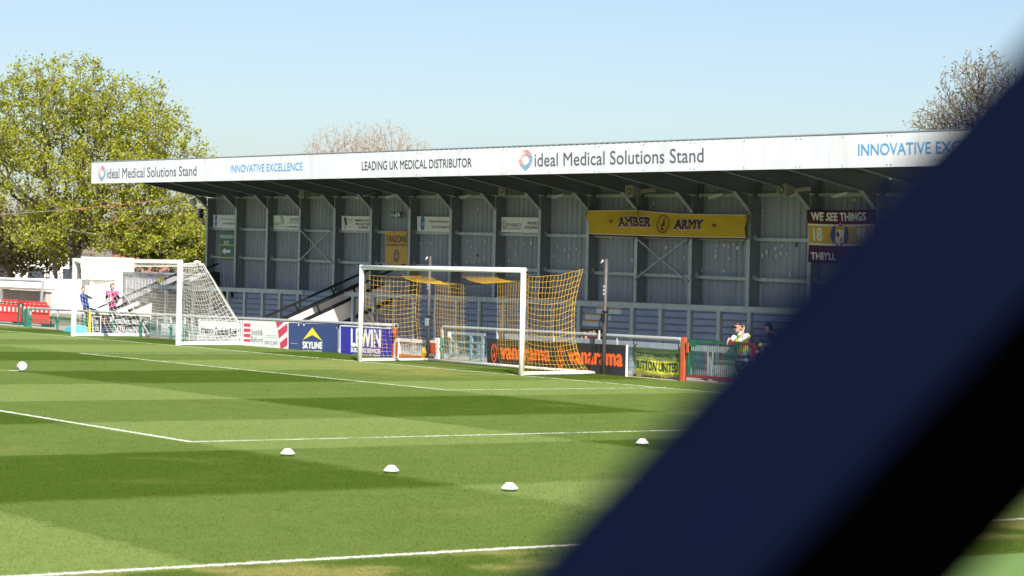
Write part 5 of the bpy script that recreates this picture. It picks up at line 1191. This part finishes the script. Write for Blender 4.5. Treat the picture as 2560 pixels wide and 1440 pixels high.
# ================================================================ HOUSES BEHIND THE TREES
def house(label, px, D, w, d, h, rh, wall, roof, ang):
    c = AD(px, 720, D); t = thing("house", label, "house", (c.x, c.y, 0), "houses behind the trees")
    ca, sa = math.cos(ang), math.sin(ang); T = lambda x, y, z: V(c.x + x * ca - y * sa, c.y + x * sa + y * ca, z)
    mb = MB()
    vs = [T(x, y, z) for z in (-.03, h) for y in (-d / 2, d / 2) for x in (-w / 2, w / 2)] + [T(-w / 2, 0, h + rh), T(w / 2, 0, h + rh)]
    mb.add(vs, [(0, 1, 5, 4), (3, 2, 6, 7), (2, 0, 4, 8, 6), (1, 3, 7, 9, 5)], wall); mb.build("wall", t)
    mb = MB()
    for s in (-1, 1): mb.slab([T(-w / 2 - .3, s * (d / 2 + .3), h - .15), T(w / 2 + .3, s * (d / 2 + .3), h - .15), T(w / 2 + .3, 0, h + rh + .04), T(-w / 2 - .3, 0, h + rh + .04)], (0, 0, .12), roof)
    rf = mb.build("roof", t)
    mb = MB(); vs = [T(w * .3 + dx, dy, z) for z in (h + rh * .4, h + rh + 1.0) for dy in (-.3, .3) for dx in (-.3, .3)]; mb.add(vs, [(0, 2, 3, 1), (4, 5, 7, 6), (0, 1, 5, 4), (2, 6, 7, 3), (0, 4, 6, 2), (1, 3, 7, 5)], 'redbrick'); mb.build("chimney", rf)
    for x in (-w * .3, 0, w * .3):
        for z in (1.0, 3.4):
            if z + 1.2 > h: continue
            mb = MB(); mb.slab([T(x - .5, -d / 2 - .02, z), T(x + .5, -d / 2 - .02, z), T(x + .5, -d / 2 - .02, z + 1.1), T(x - .5, -d / 2 - .02, z + 1.1)], T(0, .015, 0) - T(0, 0, 0), 'glass'); wn = mb.build("window", t)
ANG = math.radians(56)
house("white rendered house with a brown roof seen between the trunks", 115, 142, 7, 6, 3.2, 1.6, 'render_w', 'slate', ANG)
house("red brick house with a red tiled roof behind the big tree beside the stand", 445, 150, 8, 7, 3.6, 2.0, 'redbrick', 'tile', ANG)
house("white house with a red tiled roof behind the middle of the big tree", 285, 160, 9, 7, 3.0, 2.0, 'render_w', 'tile', ANG + .3)

# ================================================================ PEOPLE
def person(label, J, paint, face_dir, skin, hair, hands, vox=.0105, group=None, hair_back=.0):
    """one continuous body: limbs as tapered tubes over the joints, head, hands with five fingers, fused into a single surface"""
    mb = MB(); prims = []; bones = []
    def ell(c, r, m, ax=None):
        n, k = 12, 8; vs = []; c = V(*c)
        for j in range(k + 1):
            th = math.pi * j / k
            for i in range(n):
                ph = 2 * math.pi * i / n; v = V(r[0] * math.sin(th) * math.cos(ph), r[1] * math.sin(th) * math.sin(ph), r[2] * math.cos(th))
                vs.append(c + (ax[0] * v.x + ax[1] * v.y + ax[2] * v.z if ax else v))
        mb.add(vs, [(j * n + i, j * n + (i + 1) % n, (j + 1) * n + (i + 1) % n, (j + 1) * n + i) for j in range(k) for i in range(n)], skin); prims.append((c, c, max(r) * .9, m))
    def limb(a, b, ra, rb, m):
        a, b = V(*a), V(*b); mb.tube([a + (a - b).normalized() * ra * .6, a, b, b + (b - a).normalized() * rb * .6], [ra * .6, ra, rb, rb * .6], skin, 10); prims.append((a, b, (ra + rb) / 2, m))
    for a, b, ra, rb, m in paint: limb(J[a], J[b], ra, rb, m); bones.append(b)
    hd = V(*J['head']); f = V(*face_dir).normalized(); up = V(0, 0, 1); up = (up - f * up.dot(f)).normalized(); s = f.cross(up)
    ell(hd, (.076, .096, .118), skin, (s, f, up)); ell(hd + f * .022 - up * .055, (.058, .072, .066), skin, (s, f, up))
    limb(hd + f * .088 + up * .012, hd + f * .108 - up * .022, .010, .015, skin)
    for k in (-1, 1): ell(hd + s * .078 * k - up * .012 - f * .005, (.012, .02, .032), skin, (s, f, up))
    for (w, fd, pn, curl) in hands:      # wrist, finger direction, palm normal, curl
        w, fd, pn = V(*w), V(*fd).normalized(), V(*pn); pn = (pn - fd * pn.dot(fd)).normalized(); sd = fd.cross(pn)
        ell(w + fd * .05, (.040, .052, .017), skin, (sd, fd, pn))
        for q, ln in zip((-.029, -.010, .010, .028), (.066, .076, .070, .056)):
            b0 = w + fd * .088 + sd * q; d1 = (fd * math.cos(curl) + pn * math.sin(curl)).normalized(); d2 = (fd * math.cos(2 * curl) + pn * math.sin(2 * curl)).normalized()
            limb(b0, b0 + d1 * ln * .55, .010, .009, skin); limb(b0 + d1 * ln * .55, b0 + d1 * ln * .55 + d2 * ln * .45, .009, .008, skin)
        b0 = w + fd * .025 + sd * -.036; limb(b0, b0 + (fd * .6 - sd * .7 + pn * .35).normalized() * .045, .013, .011, skin); b1 = b0 + (fd * .6 - sd * .7 + pn * .35).normalized() * .045; limb(b1, b1 + (fd * .9 - sd * .25 + pn * .3).normalized() * .03, .011, .009, skin)
    base = V(J['pelvis'][0], J['pelvis'][1], 0)
    t0 = thing("tmp", None, None, base); ob = mb.build("person", t0); ob.parent = None; ob.location = base; bpy.data.objects.remove(t0)
    r = ob.modifiers.new("r", 'REMESH'); r.mode = 'VOXEL'; r.voxel_size = vox
    sm = ob.modifiers.new("s", 'SMOOTH'); sm.iterations = 3; sm.factor = .5
    dg = bpy.context.evaluated_depsgraph_get(); me = bpy.data.meshes.new_from_object(ob.evaluated_get(dg)); ob.modifiers.clear(); ob.data = me; me.name = "person"
    me.materials.clear(); names = []
    def mi(m):
        if m not in names: names.append(m); me.materials.append(M_[m])
        return names.index(m)
    spots = [(hd + f * .090 + up * .018 + s * .030 * k, .014, 'dark') for k in (-1, 1)] + [(hd + f * .092 - up * .066 + s * x, .013, 'lips') for x in (-.018, 0, .018)] + [(hd + f * .086 + up * .040 + s * .032 * k, .012, hair) for k in (-1, 1)]
    owner = []
    for p in me.polygons:
        c = p.center + base; best = None
        for pi_, (a, b, rr, m) in enumerate(prims):
            ab = b - a; L2 = ab.length_squared; t_ = 0 if L2 < 1e-9 else max(0, min(1, (c - a).dot(ab) / L2)); d = (c - a - ab * t_).length - rr
            if best is None or d < best[0]: best = (d, m, pi_)
        m = best[1]; bone = bones[best[2]] if best[2] < len(bones) else 'x'
        for q, rr, mm in spots:
            if (c - q).length < rr: m = mm
        p.material_index = mi(m); p.use_smooth = True; owner.append((m, bone))
    tag(ob, label, "person", group)
    def shell(name, pred, off, m):
        vm = {}; mb2 = MB(); vs = []; fs = []; ms = []
        for p in me.polygons:
            c = p.center + base; mm = pred(c, owner[p.index])
            if mm:
                ids = []
                for vi in p.vertices:
                    if vi not in vm: vm[vi] = len(vs); v = me.vertices[vi]; vs.append(v.co + base + v.normal * off)
                    ids.append(vm[vi])
                fs.append(ids); ms.append(mm if isinstance(mm, str) else m)
        for q, mm in zip(fs, ms): pass
        k0 = len(mb2.v); mb2.v += [tuple(v) for v in vs]
        for q, mm in zip(fs, ms): mb2.f.append(tuple(q)); mb2.m.append(mb2.mi(mm))
        if mb2.f: mb2.build(name, ob, True)
    def hairp(c, m):
        r_ = c - hd; z = r_.dot(up); y = r_.dot(f); return r_.length < .16 and ((z > .052 - max(0, .02 - y) * .4 and y < .075) or (y < -.028 and z > -.06)) and m[0] in (skin, hair)
    shell("hair", hairp, .012, hair)
    return ob, shell, hd, f, s, up
def std_paint(top, sleeve, fore, leg, calf, shoe='shoe', torso=(.155, .13)):
    p = [('pelvis', 'spine', .135, .125, top), ('spine', 'chest', .13, torso[0], top), ('chest', 'neck', .11, .055, top), ('neck', 'head', .052, .055, 'skin')]
    for k in 'lr':
        p += [('chest', k + 'sh', .11, .075, top), (k + 'sh', k + 'el', .062, .047, sleeve), (k + 'el', k + 'wr', .043, .028, fore), ('pelvis', k + 'hip', .12, .10, leg), (k + 'hip', k + 'kn', .098, .062, leg), (k + 'kn', k + 'an', .06, .042, calf), (k + 'an', k + 'toe', .042, .034, shoe)]
    return p
# steward leaning on the gate
J = dict(head=AY(1845, 818, 2.93), neck=AY(1850, 833, 3.0), chest=AY(1853, 849, 3.06), spine=AY(1857, 872, 3.18), pelvis=AY(1860, 893, 3.30),
         rsh=AY(1838, 840, 2.97), rel=AY(1829, 851.5, 2.76), rwr=AY(1822, 847, 2.56), lsh=AY(1868, 840, 3.10), lel=AY(1850, 851.5, 2.72), lwr=AY(1858, 827, 2.86))
pe = J['pelvis']
J.update(rhip=pe + V(-.10, -.01, -.06), lhip=pe + V(.10, .02, -.06)); J.update(rkn=V(pe.x - .12, 3.22, .36), lkn=V(pe.x + .12, 3.34, .36), ran=V(pe.x - .12, 3.36, .06), lan=V(pe.x + .14, 3.50, .06)); J.update(rtoe=V(pe.x - .16, 3.20, .028), ltoe=V(pe.x + .12, 3.34, .028))
for k in ('rkn', 'lkn'): pass
ob, shell, hd, f, s, up = person("person in a yellow hi-vis vest and sunglasses leaning on the gate, hand to ear", J, std_paint('shirt', 'shirt', 'skin', 'dark', 'dark', torso=(.14, .12)), (.02, -1.0, -.10), 'skin', 'hair',
    [(J['rwr'], (-.15, -.35, -.92), (.25, .9, -.3), .25), (J['lwr'], (-.02, .15, .98), (.2, -.95, .1), .75)])
zc = J['chest'].z; zp = J['pelvis'].z
def vest(c, m):
    if m[1] not in ('spine', 'chest', 'neck', 'rsh', 'lsh', 'rhip', 'lhip', 'rkn', 'lkn'): return None
    if c.z < zp - .18 or c.z > J['neck'].z - .03: return None
    if c.z < zp + .06: return 'tapegrey' if abs(c.z - zp + .05) < .03 else 'royal'
    if abs(c.z - zp - .10) < .03: return 'tapegrey'
    return 'greencloth' if c.z > zc + .02 and (c - J['rsh']).length < .13 else 'hivis'
shell("vest", vest, .013, 'hivis')
mb = MB(); g0 = hd + f * .088 + up * .018
for k in (-1, 1):
    c = g0 + s * .033 * k + f * (.012 if k else 0); mb.slab([c - s * .030 - up * .028, c + s * .030 - up * .028, c + s * .033 + up * .018, c - s * .033 + up * .018], f * .012, 'lens'); a = c + s * .03 * k; mb.bar(a, a - f * .09 + s * .018 * k, .006, .008, 'lens')
mb.bar(g0 - s * .01 + f * .018, g0 + s * .01 + f * .018, .006, .006, 'lens'); mb.build("sunglasses", ob)
# second steward in the shade
c0 = AY(1922, 820, 4.30)
J = dict(head=c0, neck=c0 + V(.03, .03, -.16), chest=c0 + V(.06, .05, -.36), spine=c0 + V(.07, .06, -.60), pelvis=c0 + V(.07, .06, -.78)); pe = J['pelvis']; zf = pe.z
J.update(rsh=c0 + V(-.12, -.05, -.26), lsh=c0 + V(.22, .12, -.26), rel=c0 + V(-.20, -.12, -.52), lel=c0 + V(.30, .1, -.52), rwr=c0 + V(-.16, -.32, -.62), lwr=c0 + V(.24, -.12, -.66), rhip=pe + V(-.10, 0, -.06), lhip=pe + V(.10, .02, -.06), rkn=V(pe.x - .11, pe.y - .05, zf * .5), lkn=V(pe.x + .11, pe.y - .02, zf * .5), ran=V(pe.x - .11, pe.y, .06), lan=V(pe.x + .12, pe.y + .05, .06)); J.update(rtoe=J['ran'] + V(-.05, -.16, -.03), ltoe=J['lan'] + V(-.03, -.16, -.03))
ob, shell, hd, f, s, up = person("person in a dark top with hi-vis bands, half hidden by the navy beam", J, std_paint('navycloth', 'navycloth', 'skin', 'dark', 'dark'), (-.9, -.4, -.05), 'skin', 'hair', [(J['rwr'], (-.1, -.8, -.5), (.1, .4, -.9), .4), (J['lwr'], (-.1, -.8, -.5), (.1, .4, -.9), .4)], vox=.012)
shell("hi_vis_band", lambda c, m: 'hivis' if m[0] == 'navycloth' and abs(c.z - J['chest'].z + .03) < .035 else None, .010, 'hivis')
# player in blue, swinging a leg
Q = lambda px, py, y=3.65: AY(px, py, y)
J = dict(head=Q(207.5, 724), neck=Q(207.5, 733.5), chest=Q(209, 742.5), spine=Q(213, 757), pelvis=Q(216, 768.5), rsh=Q(204, 738, 3.80), rel=Q(204, 752, 3.95), rwr=Q(208, 765, 3.90), lsh=Q(212, 738, 3.50), lel=Q(223, 743.5, 3.40), lwr=Q(233, 746.5, 3.35)); pe = J['pelvis']
J.update(rhip=pe + V(-.06, .08, -.05), lhip=pe + V(.06, -.08, -.05)); J.update(rkn=V(pe.x - .02, pe.y + .08, .50), ran=V(pe.x - .10, pe.y + .08, .07), lkn=Q(240, 777, 3.55), lan=Q(251, 803, 3.55)); J.update(rtoe=J['ran'] + V(.15, -.06, -.04), ltoe=J['lan'] + V(.14, -.05, .05))
person("player in a blue top with one arm stretched out and one leg raised", J, std_paint('bluecloth', 'navycloth', 'navycloth', 'dark', 'dark', torso=(.14, .12)), (.95, -.25, -.12), 'skinpale', 'hairbr', [(J['lwr'], (.9, -.1, -.35), (0, -.3, -.9), .2), (J['rwr'], (.2, 0, -.95), (.9, 0, .2), .5)], vox=.012)
# player in a pink bib, seen from behind
Q = lambda px, py, y=3.5: AY(px, py, y)
J = dict(head=Q(280.5, 715), neck=Q(280.5, 725), chest=Q(281, 737), spine=Q(281.5, 755), pelvis=Q(281, 769), rsh=Q(292, 731.5, 3.45), lsh=Q(269.5, 731.5, 3.55), rel=Q(297, 746, 3.55), lel=Q(265.5, 746, 3.65), rwr=Q(292, 757, 3.75), lwr=Q(267, 754, 3.8)); pe = J['pelvis']
J.update(rhip=pe + V(.10, -.02, -.05), lhip=pe + V(-.10, .02, -.05)); J.update(rkn=V(pe.x + .11, pe.y + .02, .50), lkn=V(pe.x - .11, pe.y + .04, .50), ran=V(pe.x + .12, pe.y, .07), lan=V(pe.x - .12, pe.y, .07)); J.update(rtoe=J['ran'] + V(.03, .16, -.04), ltoe=J['lan'] + V(-.03, .16, -.04))
ob, shell, hd, f, s, up = person("player in a pink bib over a navy shirt seen from behind", J, std_paint('navycloth', 'navycloth', 'skin', 'dark', 'skin', torso=(.16, .13)), (.10, .98, -.12), 'skinpale', 'hairbr', [(J['rwr'], (-.2, .9, -.1), (0, 0, -1), .5), (J['lwr'], (.2, .9, -.1), (0, 0, -1), .5)], vox=.012)
def bib(c, m):
    if m[1] not in ('spine', 'chest', 'neck', 'rsh', 'lsh') or c.z > J['neck'].z - .03: return None
    return 'tapegrey' if abs(c.z - J['spine'].z - .03) < .022 or (abs(abs(c.x - J['chest'].x) - .12) < .018 and c.z > J['spine'].z) else 'pink'
shell("bib", bib, .014, 'pink')
mb = MB(); yb = J['chest'].y - .19; write(mb, "100", (Q(275, 745, yb), Q(288, 745.5, yb), Q(288, 733.5, yb), Q(275, 733, yb)), 'crimson', .02); mb.build("number", ob)
